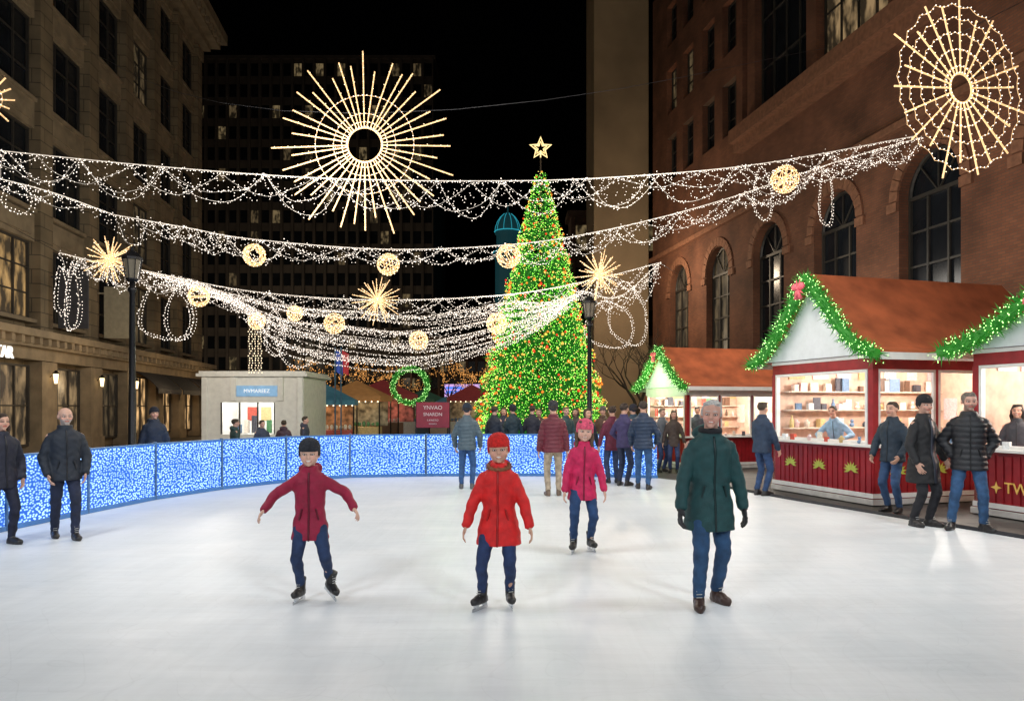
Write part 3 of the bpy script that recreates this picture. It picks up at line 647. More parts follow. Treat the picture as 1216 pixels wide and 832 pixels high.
g=MB(); yy=2.8-.42; sv=[(-.03,yy+(.035 if k%2 else .1)*math.cos(k*math.pi/4),.45+(.035 if k%2 else .1)*math.sin(k*math.pi/4)) for k in range(8)]
g.add(sv,[tuple(range(8))]); g.obj('gold_star',m_gold,e0)
def world_person(Mw,lx,ly,label,**k):
    p=Mw@Vector((lx,ly,.1)); px=CX+p.x/p.y*F; return person(label,px,p.y,z0=.1,group='stall keepers',**k)
world_person(M1,.5,1.5,'stall keeper in light blue shirt behind the counter',H=1.62,yaw=-40,near=1,hair=(.04,.03,.02),jk=(.3,.48,.65),hands=((-.14,-.2,.62),(.14,-.2,.62)),lean=(0,-.1))
world_person(M1,1.3,.8,'stall keeper in blue shirt leaning over goods',H=1.62,yaw=-70,near=1,hair=(.04,.03,.02),jk=(.1,.16,.28),hands=((-.1,-.25,.65),(.1,-.25,.65)),lean=(0,-.06))
world_person(M0,.4,2.38,'dark haired woman standing inside the ticket stall',H=1.64,yaw=-40,near=2,hair=(.02,.015,.012),hairstyle='long',jk=(.05,.05,.06),smile=True)
world_person(M2,.9,.9,'stall keeper in dark clothes inside the stall',H=1.6,yaw=-20,near=0,hair=(.02,.015,.012),jk=(.05,.06,.08))
# ---------------------------------------------------------------- christmas tree
TX=X(642,24.5); TY=24.5; TH=9.75; TR=2.38
e=empty('christmas_tree',(TX,TY,0)); top(e,'tall slender christmas tree with green lights, red and gold baubles','christmas tree')
g=MB(); g.tube([(0,0,0),(0,0,4),(0,0,TH)],[.16,.1,.02],10); g.obj('trunk',pbr('bark',(.06,.04,.025),.9),e)
def tr(z): 
    t=(z-.25)/(TH-.25); return TR*(1-t)**.93+.07*(1-t)+.02
def lay(z,a): return .95+.07*math.sin(z*8+math.sin(a*3)*1.2)
m_need=pbr('needles',(.02,.11,.018),.7,noise=.5,scale=3,emit=(.015,.22,.01),es=.35)  # faint green emission put in for the bulbs' light on the needles
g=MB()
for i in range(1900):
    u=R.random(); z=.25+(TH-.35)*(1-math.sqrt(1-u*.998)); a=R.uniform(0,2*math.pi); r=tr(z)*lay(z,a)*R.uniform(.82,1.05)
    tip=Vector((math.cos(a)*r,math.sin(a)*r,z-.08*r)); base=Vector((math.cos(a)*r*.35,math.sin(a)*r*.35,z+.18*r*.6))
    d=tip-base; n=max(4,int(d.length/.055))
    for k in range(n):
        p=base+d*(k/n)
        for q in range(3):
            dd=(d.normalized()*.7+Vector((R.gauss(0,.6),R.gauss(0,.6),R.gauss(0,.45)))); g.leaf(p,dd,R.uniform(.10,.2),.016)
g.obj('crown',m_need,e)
def onsurf(f=1.0):
    u=R.random(); z=.3+(TH-.4)*(1-math.sqrt(1-u*.9985)); a=R.uniform(0,2*math.pi); r=tr(z)*lay(z,a)*f
    return Vector((math.cos(a)*r,math.sin(a)*r,z))
g=MB()
for i in range(11000): g.octa(onsurf(R.uniform(.82,1.02)),R.uniform(.009,.016))
stuff(g.obj('green_bulb',glow('tree_green',(.30,1,.09),2.4),e))
g=MB()
for i in range(3200): g.octa(onsurf(R.uniform(.92,1.03)),.012)
stuff(g.obj('warm_light',glow('tree_warm',(1,.85,.25),3.2),e))
bm=[]
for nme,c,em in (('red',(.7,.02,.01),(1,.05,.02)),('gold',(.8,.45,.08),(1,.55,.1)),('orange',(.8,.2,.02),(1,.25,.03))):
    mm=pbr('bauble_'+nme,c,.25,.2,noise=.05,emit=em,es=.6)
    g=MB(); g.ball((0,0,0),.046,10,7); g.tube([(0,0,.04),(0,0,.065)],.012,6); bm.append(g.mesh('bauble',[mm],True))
for i in range(100):
    p=onsurf(1.0); 
    if p.y>0: p.y=-p.y
    link('bauble',bm[R.randrange(3)],e,Matrix.Translation(p))
for j in range(3):
    g=MB()
    for i in range(260): g.ball(onsurf(1.0),.036,8,5)
    stuff(g.obj('bauble',bm[j].materials[0],e,True))
g=MB(); vs=[]
for k in range(10):
    r=.36 if k%2==0 else .15; a=math.pi/2+k*math.pi/5; vs.append((math.cos(a)*r,0,TH+.3+math.sin(a)*r))
g.tube(vs,.028,6,closed=True); 
vs2=[(v[0]*.6,-.02,(v[2]-TH-.3)*.6+TH+.3) for v in vs]; g.tube(vs2,.02,6,closed=True); g.tube([(0,0,TH-.15),(0,0,TH+.2)],.02,5)
g.obj('star_topper',glow('star_gold',(1,.72,.32),1.6),e)
for (dx,dz) in ((-3,2.5),(3,2.5),(0,5)): lamp('POINT',(TX+dx*.9,TY-2.8,dz),50,(.6,1,.4),.3,name='tree_glow')  # unseen green points added in front of the tree to light its crown
# ---------------------------------------------------------------- street lamps
m_blk=pbr('black_iron',(.012,.012,.014),.4,.5)
def street_lamp(px,d,h,label):
    e=empty('street_lamp',(X(px,d),d,0)); top(e,label,'street lamp','street lamps around the rink')
    g=MB(); g.loft([(0,0,z,r,r) for z,r in ((0,.17),(.1,.17),(.12,.13),(.5,.11),(.55,.13),(.6,.08),(h*.5,.062),(h-.75,.05),(h-.72,.08),(h-.66,.08),(h-.64,.05),(h-.55,.05))],16); g.obj('post',m_blk,e,True)
    g=MB(); g.loft([(0,0,h-.55,.08,.08),(0,0,h-.5,.13,.13),(0,0,h-.48,.13,.13)],8); g.loft([(0,0,h-.12,.2,.2),(0,0,h-.08,.2,.2),(0,0,h+.02,.1,.1),(0,0,h+.05,.04,.04),(0,0,h+.14,.015,.015)],8)
    for k in range(8): a=k*math.pi/4; g.tube([(math.cos(a)*.12,math.sin(a)*.12,h-.485),(math.cos(a)*.18,math.sin(a)*.18,h-.115)],.01,5)
    g.obj('lantern_frame',m_blk,e)
    g=MB(); g.loft([(0,0,h-.475,.1,.1),(0,0,h-.125,.16,.16)],8); g.obj('lantern_glass',pbr('lantern_glass',(.12,.11,.09),.2,emit=(1,.8,.5),es=.05),e)
    return e
street_lamp(157,14.6,4.65,'black iron street lamp behind the rink barrier')
street_lamp(700,19.6,4.5,'black iron street lamp in front of the christmas tree')
# ---------------------------------------------------------------- string lights
m_cab=pbr('cable_white',(.6,.56,.5),.6,emit=(1,.86,.72),es=.45); m_thin=pbr('cable_thin',(.35,.3,.26),.6,emit=(1,.8,.6),es=.08)
def strings(ctrl,label,n=14,step=.055,br=.0118,swags=0,depth=.7,lay=2,cab=.010,cm=None):
    main=spl(ctrl,n); g=MB(); g.tube(main,cab,5); b=MB()
    for p in resample(main,step): b.octa(p+Vector((R.gauss(0,.012),R.gauss(0,.012),-.02+R.gauss(0,.012))),br*R.uniform(.8,1.2))
    if swags:
        L=len(main)-1
        for l in range(lay):
            off=l*.5+R.uniform(-.1,.1)
            cuts=[max(0,(i+off+R.uniform(-.12,.12))/swags) for i in range(swags+1)]
            for a,c in zip(cuts,cuts[1:]):
                if c>1.03: continue
                pa=main[int(min(a,1)*L)]; pc=main[int(min(c,1)*L)]; sag=depth*R.uniform(.5,1.15)*(1 if l%2==0 else .7)
                pts=[pa.lerp(pc,t/12)+Vector((0,.08*math.sin(l*2+t),-sag*4*(t/12)*(1-t/12))) for t in range(13)]
                for p in resample(pts,step): b.octa(p+Vector((R.gauss(0,.03),R.gauss(0,.03),R.gauss(0,.035))),br*R.uniform(.6,1.25))
                g.tube(pts,.003,3)
        for k in range(int(swags*40)):
            p=main[R.randrange(L)]; 
            b.octa(p+Vector((R.gauss(0,.1),R.gauss(0,.1),-R.uniform(0,depth*.8))),br*.8)
    o=g.obj('string_light',cm or m_cab); top(o,label,'string lights','string lights hung over the rink')
    stuff(b.obj('bulb',m_cb,o)); return o
LB='white string lights draped in swags above the rink'
strings([P(-40,174,13.5),P(0,179,13.8),P(180,197,14.5),P(370,211,15),P(560,215,15.2),P(720,211,15.6),P(900,195,16.5),P(1085,162,18)],LB,swags=13,depth=.68,lay=3)
strings([P(135,255,15.5),P(220,270,16),P(300,284,16.5),P(460,296,17),P(610,290,17),P(720,273,17.2),P(850,240,17.5),P(1000,190,18),P(1095,163,18.5)],LB,swags=14,depth=.5,lay=3)
strings([P(-30,205,13),P(60,228,14),P(135,255,15.5)],LB,swags=2,depth=.3)
strings([P(70,300,16),P(120,312,16.5),P(165,320,17),P(300,346,18.5),P(450,356,19.5),P(600,350,20),P(700,333,20),P(783,312,20)],LB,swags=11,depth=.55,lay=3)
LD='dense white string lights gathered in a low drape'
for k in range(17):
    t=k/16; y0=374+64*t+R.uniform(-3,3); dd=18.6+2.6*R.random(); xo=R.uniform(-18,18)
    xl=168+70*t*R.uniform(.6,1.1); yl=321+(xl-165)*.16
    strings([P(xl,yl,17+t),P(xl+70,yl+(y0-yl)*.33,17.7),P(340+xo,yl+(y0-yl)*.78,18.3),P(420+xo,y0-5+R.uniform(-2,2),dd),P(500+xo,y0,dd),P(600+xo*.5,y0-16-10*t,20),P(650,y0-(y0-348)*.62,20.2),P(697-k*2,345+k*1.2,20.5)],LD,step=.06,br=.0122,cab=.0035,cm=m_thin,swags=(9 if k%4==1 else 0),depth=.22,lay=2)
strings([P(690,345,20.3),P(735,352,20.3),P(783,312,20)],LB,swags=3,depth=.6)
for px,py,rx,ry,d in ((195,370,30,36,16.5),(213,372,14,30,16.8),(85,352,16,40,15.5),(72,345,10,30,15.4),(355,402,20,32,18.5),(325,395,14,25,18.4),(745,372,24,38,20),(722,385,26,28,19.8),(980,235,8,36,17.6),(905,230,10,30,17.4),(20,235,16,18,13.6)):
    g=MB(); b=MB(); c=P(px,py,d); k=d/F; tl=R.uniform(-.9,.9); ph=R.uniform(0,6)
    pts=[c+Vector((math.cos(a)*rx*k*(1-.25*math.sin(a)),math.cos(a)*tl*rx*k,math.sin(a)*ry*k*(1+.12*math.cos(a*2+ph)))) for a in [2*math.pi*i/40 for i in range(40)]]
    g.tube(pts,.004,4,closed=True)
    for p in resample(pts+[pts[0]],.055): b.octa(p+Vector((R.gauss(0,.012),R.gauss(0,.012),R.gauss(0,.012))),.0125)
    for p in resample([q+Vector((.05,.03,.04*math.sin(i*.5))) for i,q in enumerate(pts)],.07): b.octa(p,.011)
    o=g.obj('light_loop',m_thin); top(o,'hanging loop of white string lights','light loop','loops of lights hung from the cables'); stuff(b.obj('bulb',m_cb,o))
g=MB(); b=MB()
for i in range(5):
    x=296+i*3.5; a=P(x,374,19); c=P(x,444,19); g.tube([a,c],.004,4)
    for p in resample([a,c],.06): b.octa(p+Vector((R.gauss(0,.015),R.gauss(0,.03),0)),.014)
o=g.obj('light_curtain',m_thin); top(o,'narrow hanging curtain of warm white lights','light curtain'); stuff(b.obj('bulb',m_wb,o))
m_wire=pbr('dark_wire',(.04,.04,.045),.5)
for a in ([(-15,26,14),tuple(P(433,135,14.6)),(12,28,15)],[(-14.5,20,9.5),tuple(P(-40,174,13.5))],[tuple(P(1085,162,18)),(13.4,21,9)],[tuple(P(783,312,20)),(9.6,42.6,9)],[tuple(P(70,300,16)),(-15.8,22,7.6)],[tuple(P(135,255,15.5)),tuple(P(157,297,14.6))],[tuple(P(1140,40,11.5)),(14,16.5,12)]):
    g=MB(); g.tube(spl([Vector(q) for q in a],8),.007,4); top(g.obj('suspension_wire',m_wire),'thin dark wire carrying the light decorations','wire','wires carrying the lights')
m_stick=pbr('lit_stick',(.7,.45,.22),.5,emit=(1,.62,.29),es=.95)
def sunburst(c,rin,rout,n,rz,label,rings=(),web=False):
    e=empty('light_ornament',c,rz); top(e,label,'light ornament','large star shaped light ornaments')
    def circ(r,k=88): return [Vector((math.cos(a)*r,0,math.sin(a)*r)) for a in [2*math.pi*i/k for i in range(k)]]
    meshes=[]
    for ln in (1.0,.74,.9,.82):
        g=MB(); g.tube([(0,0,rin),(0,0,rin+(rout-rin)*ln)],[.012,.014],6)
        b=MB()
        for p in resample([Vector((0,-.025,rin+.1)),Vector((0,-.025,rin+(rout-rin)*ln))],.13): b.octa(p+Vector((R.gauss(0,.008),0,0)),.009)
        meshes.append((g.mesh('spoke',[m_stick]),b.mesh('bulb',[m_wb])))
    for i in range(n):
        s,bb=meshes[(0,1,2,3,2,1)[i%6]]; M=Matrix.Rotation(2*math.pi*i/n+R.uniform(-.035,.035),4,'Y'); o=link('spoke',s,e,M); stuff(link('bulb',bb,o))
    g=MB(); b=MB(); g.tube(circ(rin),.016,6,closed=True)
    for p in resample(circ(rin*1.06),.06): b.octa(p+Vector((0,-.02,0)),.012)
    for r in rings:
        cc=circ(r)
        if web: cc=[p*(1-.045*abs(math.sin(i/88*math.pi*n))) for i,p in enumerate(cc)]
        g.tube(cc,.004,4,closed=True)
        for p in resample(cc+[cc[0]],.085): b.octa(p+Vector((0,-.02,0)),.012)
    o=g.obj('hub_ring',m_stick,e); stuff(b.obj('bulb',m_cb,o))
    return e
sunburst(P(433,172,14.6),.33,1.80,40,0,'large glowing sunburst light ornament hung over the rink',rings=(.44,.6,.95))
sunburst(P(1141,105,11.6),.22,1.46,22,math.radians(20),'large web shaped light ornament near the brick building',rings=(.34,.6,.85,1.08,1.28),web=True)
sunburst(P(-18,118,13),.15,.55,16,0,'small glowing sunburst ornament on the stone building',rings=(.3,))
def spiky(c,r,n=34):
    g=MB(); b=MB()
    for i in range(n):
        z=1-2*(i+.5)/n; a=i*2.39996; q=Vector((math.sqrt(1-z*z)*math.cos(a),math.sqrt(1-z*z)*math.sin(a),z)); rr=r*R.uniform(.75,1.05)
        g.tube([q*r*.12,q*rr],[.011,.008],5)
        for p in resample([q*r*.15,q*rr],.07): b.octa(p+Vector((R.gauss(0,.006),0,R.gauss(0,.006))),.0115)
    g.ball((0,0,0),r*.16,10,6)
    o=g.obj('starburst_ornament',m_stick,loc=c); top(o,'spiky warm white starburst light ornament','light ornament','starburst ornaments hung on the strings'); stuff(b.obj('bulb',m_wb,o))
spiky(P(130,308,15.4),.55,44); spiky(P(448,356,18.5),.62,44); spiky(P(712,326,19),.66,44)
def lball(c,r):
    g=MB(); b=MB(); 
    for k in range(11):
        ax=Vector((R.gauss(0,1),R.gauss(0,1),R.gauss(0,1))).normalized(); u=ax.orthogonal().normalized(); v=ax.cross(u)
        pts=[(u*math.cos(a)+v*math.sin(a))*r for a in [2*math.pi*i/20 for i in range(20)]]; g.tube(pts,.007,4,closed=True)
    for i in range(70):
        z=1-2*(i+.5)/70; a=i*2.39996; b.octa(Vector((math.sqrt(1-z*z)*math.cos(a),math.sqrt(1-z*z)*math.sin(a),z))*r,.013)
    o=g.obj('ball_ornament',m_stick,loc=c); top(o,'round wicker ball ornament wrapped in warm lights','light ornament','ball ornaments hung on the strings'); stuff(b.obj('bulb',m_wb,o))
for px,py,r,d in ((302,303,13,16.4),(461,314,13,16.9),(604,304,14,16.9),(932,213,16,15.5),(236,352,12,17),(397,384,12,18.4),(305,381,10,18.2),(590,384,12,19.5),(497,404,11,18.6),(350,372,9,18.4)): lball(P(px,py,d),r*d/F)
cc=P(487,458,30); 
pts=[cc+Vector((math.cos(a)*.68,0,math.sin(a)*.68)) for a in [2*math.pi*i/36 for i in range(37)]]
o=garland(None,pts,.15,name='lit_wreath'); top(o,'round green wreath covered in small green lights','wreath')
# ---------------------------------------------------------------- buildings
m_glass=pbr('dark_glass',(.012,.014,.018),.22,noise=.3,scale=.8,spec=.25); m_frame=pbr('window_frame',(.04,.035,.03),.5)
def litmat(name,c,s):
    if name in MC: return MC[name]
    m=bpy.data.materials.new(name); MC[name]=m; N,L=nt(m); b=N['Principled BSDF']; b.inputs['Base Color'].default_value=(.05,.05,.05,1); b.inputs['Roughness'].default_value=.25
    oi=N.new('ShaderNodeObjectInfo'); tc=N.new('ShaderNodeTexCoord'); av=N.new('ShaderNodeVectorMath'); L.new(tc.outputs['Object'],av.inputs[0]); L.new(oi.outputs['Location'],av.inputs[1])
    mp0=N.new('ShaderNodeMapping'); mp0.inputs['Scale'].default_value=(2.4,2.4,1.1); L.new(av.outputs[0],mp0.inputs[0]); n=N.new('ShaderNodeTexNoise'); n.inputs['Scale'].default_value=1.1; n.inputs['Detail'].default_value=5; L.new(mp0.outputs[0],n.inputs['Vector'])
    mp=N.new('ShaderNodeMapRange'); mp.inputs['From Min'].default_value=.42; mp.inputs['From Max'].default_value=.64; L.new(n.outputs['Fac'],mp.inputs['Value'])
    mx=N.new('ShaderNodeMix'); mx.data_type='RGBA'; L.new(mp.outputs[0],mx.inputs['Factor']); mx.inputs['A'].default_value=(*[q*.07 for q in c],1); mx.inputs['B'].default_value=(*c,1)
    L.new(mx.outputs['Result'],b.inputs['Emission Color']); b.inputs['Emission Strength'].default_value=s; m.cycles.emission_sampling='NONE'; return m
m_litw=litmat('lit_window',(1,.6,.22),.5); m_shop=litmat('shop_window',(1,.6,.26),.95); m_dim=litmat('dim_window',(1,.7,.35),.09); m_far=litmat('far_lit_window',(1,.72,.35),.16); m_mid=litmat('mid_lit_window',(1,.66,.32),.3)
m_stone=tiled('tan_stone',(.25,.185,.11),(.2,.15,.09),(.09,.07,.045),1.1,.5,.018,.85,.5)
m_trim=pbr('stone_trim',(.25,.19,.12),.8,noise=.25,bump=.3,bscale=8,scale=2)
def win_mesh(w,h,mat,nx=2,nz=3,arch=False):
    g=MB(); f=MB(); t=.07
    if arch:
        r=w/2; pts=[(-r,0,0),(r,0,0)]+[(math.cos(a)*r,0,h-r+math.sin(a)*r) for a in [math.pi*i/14 for i in range(15)]]
        g.add(pts,[tuple(range(len(pts)))])
        for i in range(14):
            a0,a1=math.pi*i/14,math.pi*(i+1)/14; f.tube([(math.cos(a0)*(r-.05),-.05,h-r+math.sin(a0)*(r-.05)),(math.cos(a1)*(r-.05),-.05,h-r+math.sin(a1)*(r-.05))],.07,5)
        f.bx(-r+.02,-r+.12,-.1,-.01,0,h-r); f.bx(r-.12,r-.02,-.1,-.01,0,h-r); f.bx(-r+.121,r-.121,-.1,-.012,0,.1); f.bx(-r+.121,r-.121,-.12,-.012,h-r-.06,h-r+.06)
        for i in range(1,nx+1): x=-r+w*i/(nx+1); f.bx(x-.04,x+.04,-.09,-.014,.101,h-r-.061); 
        for a in (50,90,130): q=math.radians(a); f.tube([(0,-.05,h-r),(math.cos(q)*r,-.05,h-r+math.sin(q)*r)],.035,4)
        for i in range(1,nz): z=(h-r)*i/nz; f.bx(-r+.121,r-.121,-.08,-.016,z-.035,z+.035)
    else:
        g.add([(-w/2,0,0),(w/2,0,0),(w/2,0,h),(-w/2,0,h)],[(0,1,2,3)])
        f.bx(-w/2,-w/2+t,-.1,-.01,0,h); f.bx(w/2-t,w/2,-.1,-.01,0,h); f.bx(-w/2+t,w/2-t,-.1,-.011,0,t); f.bx(-w/2+t,w/2-t,-.1,-.011,h-t,h)
        for i in range(1,nx): x=-w/2+w*i/nx; f.bx(x-.035,x+.035,-.08,-.013,t,h-t)
        for i in range(1,nz): z=h*i/nz; f.bx(-w/2+t,w/2-t,-.075,-.015,z-.025,z+.025)
    return g.mesh('window',[mat]),f.mesh('frame',[m_frame])
WC={}
def window(parent,x,y,z,w,h,mat=None,nx=2,nz=3,arch=False,name='window'):
    mat=mat or m_glass; key=(round(w,2),round(h,2),mat.name,nx,nz,arch)
    if key not in WC: WC[key]=win_mesh(w,h,mat,nx,nz,arch)
    a,b=WC[key]; o=link(name,a,parent,Matrix.Translation((x,y,z))); link('frame',b,o); return o
ang=math.atan2(1,-.12)
LBD=empty('stone_building',(-14.72,12,0),ang); top(LBD,'tall tan stone building with pilasters, shops at street level','building')
slen=34.2
g=MB(); g.bx(-8,slen,.5,18,0,24.2); g.obj('wall',m_stone,LBD)
bays=[(y-12)*1.0072 for y in (14,17.4,21.2,24.9,28.9,32.7,36.4,40.0,43.5)]
floors=[(4.75,2.7),(8.6,2.8),(12.45,2.8),(16.3,2.8),(20.1,2.6)]
edges=[(a+b)/2 for a,b in zip(bays,bays[1:])]; edges=[bays[0]-1.9]+edges+[slen-.45]
g=MB()
for x in edges: g.bx(x-.45,x+.45,0,.499,4.25,22.59); g.bx(x-.55,x+.55,-.08,.499,22.6,23.2)
g.split('pilaster',m_stone,LBD,per=2)
g=MB()
for (z,h) in floors:
    for a,b in zip(edges,edges[1:]): 
        g.bx(a+.451,b-.451,.2,.499,z+h,z+h+.95 if z<20 else 23.4); 
        g.bx(a+.75,b-.75,.14,.202,z+h+.2,z+h+.7)
g.split('spandrel',m_trim,LBD,per=2)
g=MB()
for (z,h) in floors:
    for a,b in zip(edges,edges[1:]): g.bx(a+.452,b-.452,.1,.4,z-.14,z-.01)
g.split('sill',m_trim,LBD)
g=MB(); g.bx(-8,slen+.4,-.75,.48,4.0,4.24); g.bx(-8,slen+.2,-.45,.48,3.7,4.002); g.bx(-8,slen+.1,-.15,.48,3.3,3.702)
for i in range(70): x=-6+i*.58; g.bx(x,x+.2,-.65,-.448,3.78,4.001)
g.obj('ledge',m_trim,LBD)
g=MB(); g.bx(-8,slen+1.2,-1.2,.48,24.2,24.8); g.bx(-8,slen+.9,-.85,.48,23.8,24.202); g.bx(-8,slen+.4,-.4,.48,23.41,23.802)
for i in range(50): x=-6+i*.82; g.bx(x,x+.3,-1.05,-.848,23.9,24.201)
g.obj('cornice',m_trim,LBD)
rr=random.Random(4)
for fi,(z,h) in enumerate(floors):
    for bi,x in enumerate(bays):
        mt=m_glass
        if fi==0 and bi in (2,3): mt=m_dim if bi==2 else m_litw
        elif rr.random()<.15: mt=m_dim
        a,b=edges[bi],edges[bi+1]
        window(LBD,(a+b)/2,.46,z,(b-a)-.95,h,mt,3,3)
g=MB()
for x in edges: g.bx(x-.55,x+.55,-.1,.499,.501,3.28); g.bx(x-.62,x+.62,-.16,.499,0,.5)
g.split('shopfront_pier',m_trim,LBD,per=2)
for bi in range(len(bays)):
    a,b=edges[bi],edges[bi+1]
    mt=(m_shop if bi in (6,7,8) else m_mid if bi in (3,4) else m_dim); window(LBD,(a+b)/2,.4,.35,(b-a)-1.15,2.8,mt,3,2,name='shop_window')
def awning(parent,x,w,z,col,name='awning'):
    g=MB(); vs=[]
    n=8
    for xx in (x-w/2,x+w/2):
        for i in range(n+1):
            t=i/n; vs.append((xx,.1-1.3*t,z-.75*t*t-.1*t))
        vs.append((xx,-1.2,z-1.07))
    k=n+2; g.add(vs,[(i,i+1,k+i+1,k+i) for i in range(n+1)])
    o=g.obj(name,pbr('canvas_%s'%str(col),col,.8),parent); sl=o.modifiers.new('s','SOLIDIFY'); sl.thickness=.03; return o
awning(LBD,bays[6],3.4,3.4,(.02,.02,.025)); awning(LBD,bays[7],3.3,3.4,(.02,.02,.025)); awning(LBD,bays[8],3.0,3.4,(.03,.025,.03))
text('TAR',.55,glow('sign_white',(1,.97,.9),1.3),LBD,(11.85,-.2,3.42),(math.pi/2,0,0),.03)
for s,c in ((edges[4]+.1,(.05,.05,.06)),(edges[5]+.1,(.30,.26,.18))):
    g=MB(); g.bx(s-.04,s+.04,-1.35,-.35,4.5,6.6); g.bx(s-.02,s+.02,-.35,-.1,6.3,6.36); g.obj('blade_sign',pbr('blade_%.2f'%c[0],c,.6),LBD)
for s in (edges[3],edges[4],edges[5],edges[6]):
    e=empty('wall_lantern',LBD.matrix_basis@Vector((s,-.3,2.75))); e.rotation_euler=(0,0,ang); top(e,'small lit wall lantern on a stone pier','wall lantern','wall lanterns on the stone building')
    g=MB(); g.loft([(0,0,-.22,.05,.05),(0,0,.12,.09,.09)],6); g.obj('lantern_glass',glow('lantern_lit',(1,.75,.4),3),e); g=MB(); g.loft([(0,0,.125,.12,.12),(0,0,.25,.02,.02)],6); g.tube([(0,.2,.0),(0,.02,.2)],.015,5); g.obj('bracket',m_blk,e)
for s in (10,16,24,30): lamp('POINT',LBD.matrix_basis@Vector((s,-2.5,2.7)),75,(1,.72,.4),.3,name='shop_glow')
m_brick=tiled('brown_brick',(.23,.085,.042),(.175,.063,.033),(.12,.07,.045),.26,.085,.01,.85,.35)
m_bt=pbr('brown_trim',(.25,.11,.06),.8,noise=.25,bump=.3,bscale=8)
ang2=math.atan2(-1,.17); RB=empty('brick_building',(8.825,47.5,0),ang2); top(RB,'brown brick building with tall arched windows','building')
rl=43
g=MB(); g.bx(0,rl,.5,18,0,27); g.obj('wall',m_brick,RB)
ac=[(47.5-y)*1.0143 for y in (43.3,38.3,33.3,28.4,23.5,18.6,13.7,8.8)]
aw,zb,zt=2.7,4.0,9.8; r=aw/2
g=MB(); prev=0
for x in ac:
    g.bx(prev,x-r,0,.499,0,10.6); g.bx(x-r,x+r,0,.499,0,zb)
    K=16; vs=[]
    for i in range(K+1):
        a=math.pi-math.pi*i/K; px_,pz=x+math.cos(a)*r,zt-r+math.sin(a)*r
        vs+=[(px_,0,pz),(px_,0,10.6),(px_,.499,pz)]
    fs=[]
    for i in range(K): q=3*i; fs+=[(q,q+3,q+4,q+1),(q,q+2,q+5,q+3)]
    g.add(vs,fs); prev=x+r
g.bx(prev,rl,0,.499,0,10.6); g.bx(0,rl,0.0,.499,10.6,14.3)
g.obj('facade',m_brick,RB)
g=MB()
for x in ac:
    vs=[];fs=[]
    for i in range(14):
        a0,a1=math.pi*i/14+.01,math.pi*(i+1)/14-.01; o=len(vs)
        for rr_ in (r+.03,r+.42):
            for a in (a0,a1):
                for y in (-.07,-.002): vs.append((x+math.cos(a)*rr_,y,zt-r+math.sin(a)*rr_))
        fs+=[tuple(o+q for q in f) for f in [(0,2,6,4),(0,4,5,1),(2,3,7,6),(4,6,7,5),(0,1,3,2)]]
    g.add(vs,fs)
    g.bx(x-r-.5,x-r-.02,-.1,-.002,zt-r-.35,zt-r-.05); g.bx(x+r+.02,x+r+.5,-.1,-.002,zt-r-.35,zt-r-.05)
g.split('arch_surround',m_bt,RB,per=3)
g=MB(); g.bx(-.1,rl,-.25,-.002,10.7,10.95); g.bx(-.1,rl,-.16,-.002,3.1,3.4); 
g.split('belt_course',m_bt,RB,bevel=.02)
for i,x in enumerate(ac): window(RB,x,.42,zb+.02,aw-.02,zt-zb-.04,m_dim if i in (0,1) else m_glass,2,4,True)
x5=ac[2]-2.4
g=MB(); g.bx(x5,rl,-.7,-.003,14.0,14.6); g.bx(x5,rl,-.45,-.003,13.6,14.002); g.obj('ledge',m_bt,RB)
g=MB(); zs=[(15.0,2.6),(19,2.6),(23,2.4)]
up=[ac[0]-1.1,ac[0]+1.3,ac[1]-1.1,ac[1]+1.3]
g.bx(0,x5,0,.499,26,27)
z0=14.3
for (z,h) in zs:
    g.bx(0,x5,0,.499,z0,z); pv=0
    for x in up: g.bx(pv,x-.75,0,.499,z,z+h); pv=x+.75
    g.bx(pv,x5,0,.499,z,z+h); z0=z+h
g.bx(0,x5,0,.499,z0,26); g.obj('upper_wall',m_brick,RB)
for (z,h) in zs:
    for x in up: window(RB,x,.4,z,1.5,h,m_dim if rr.random()<.15 else m_glass,2,3)
g=MB(); xx=x5+.5
while xx<rl: g.bx(xx,xx+.7,0,.499,14.61,26); xx+=4.97
g.split('upper_pier',m_brick,RB)
xx=x5+.5+2.85; kk=0
while xx<rl: window(RB,xx,.42,14.7,4.2,9,m_mid if kk==1 else m_glass,4,4,name='tall_window'); xx+=4.97; kk+=1
g=MB(); g.bx(5.2,8.7,48.2,53,0,45); T=g.obj('tan_tower',pbr('tan_concrete',(.36,.26,.155),.8,noise=.25,scale=.3,bump=.2,bscale=4),bevel=.05); top(T,'plain tan concrete tower beside the brick building','building')
lamp('POINT',(6.2,41,9),900,(1,.78,.55),.4,name='tower_fill')  # point added without a fixture to brighten the tan tower
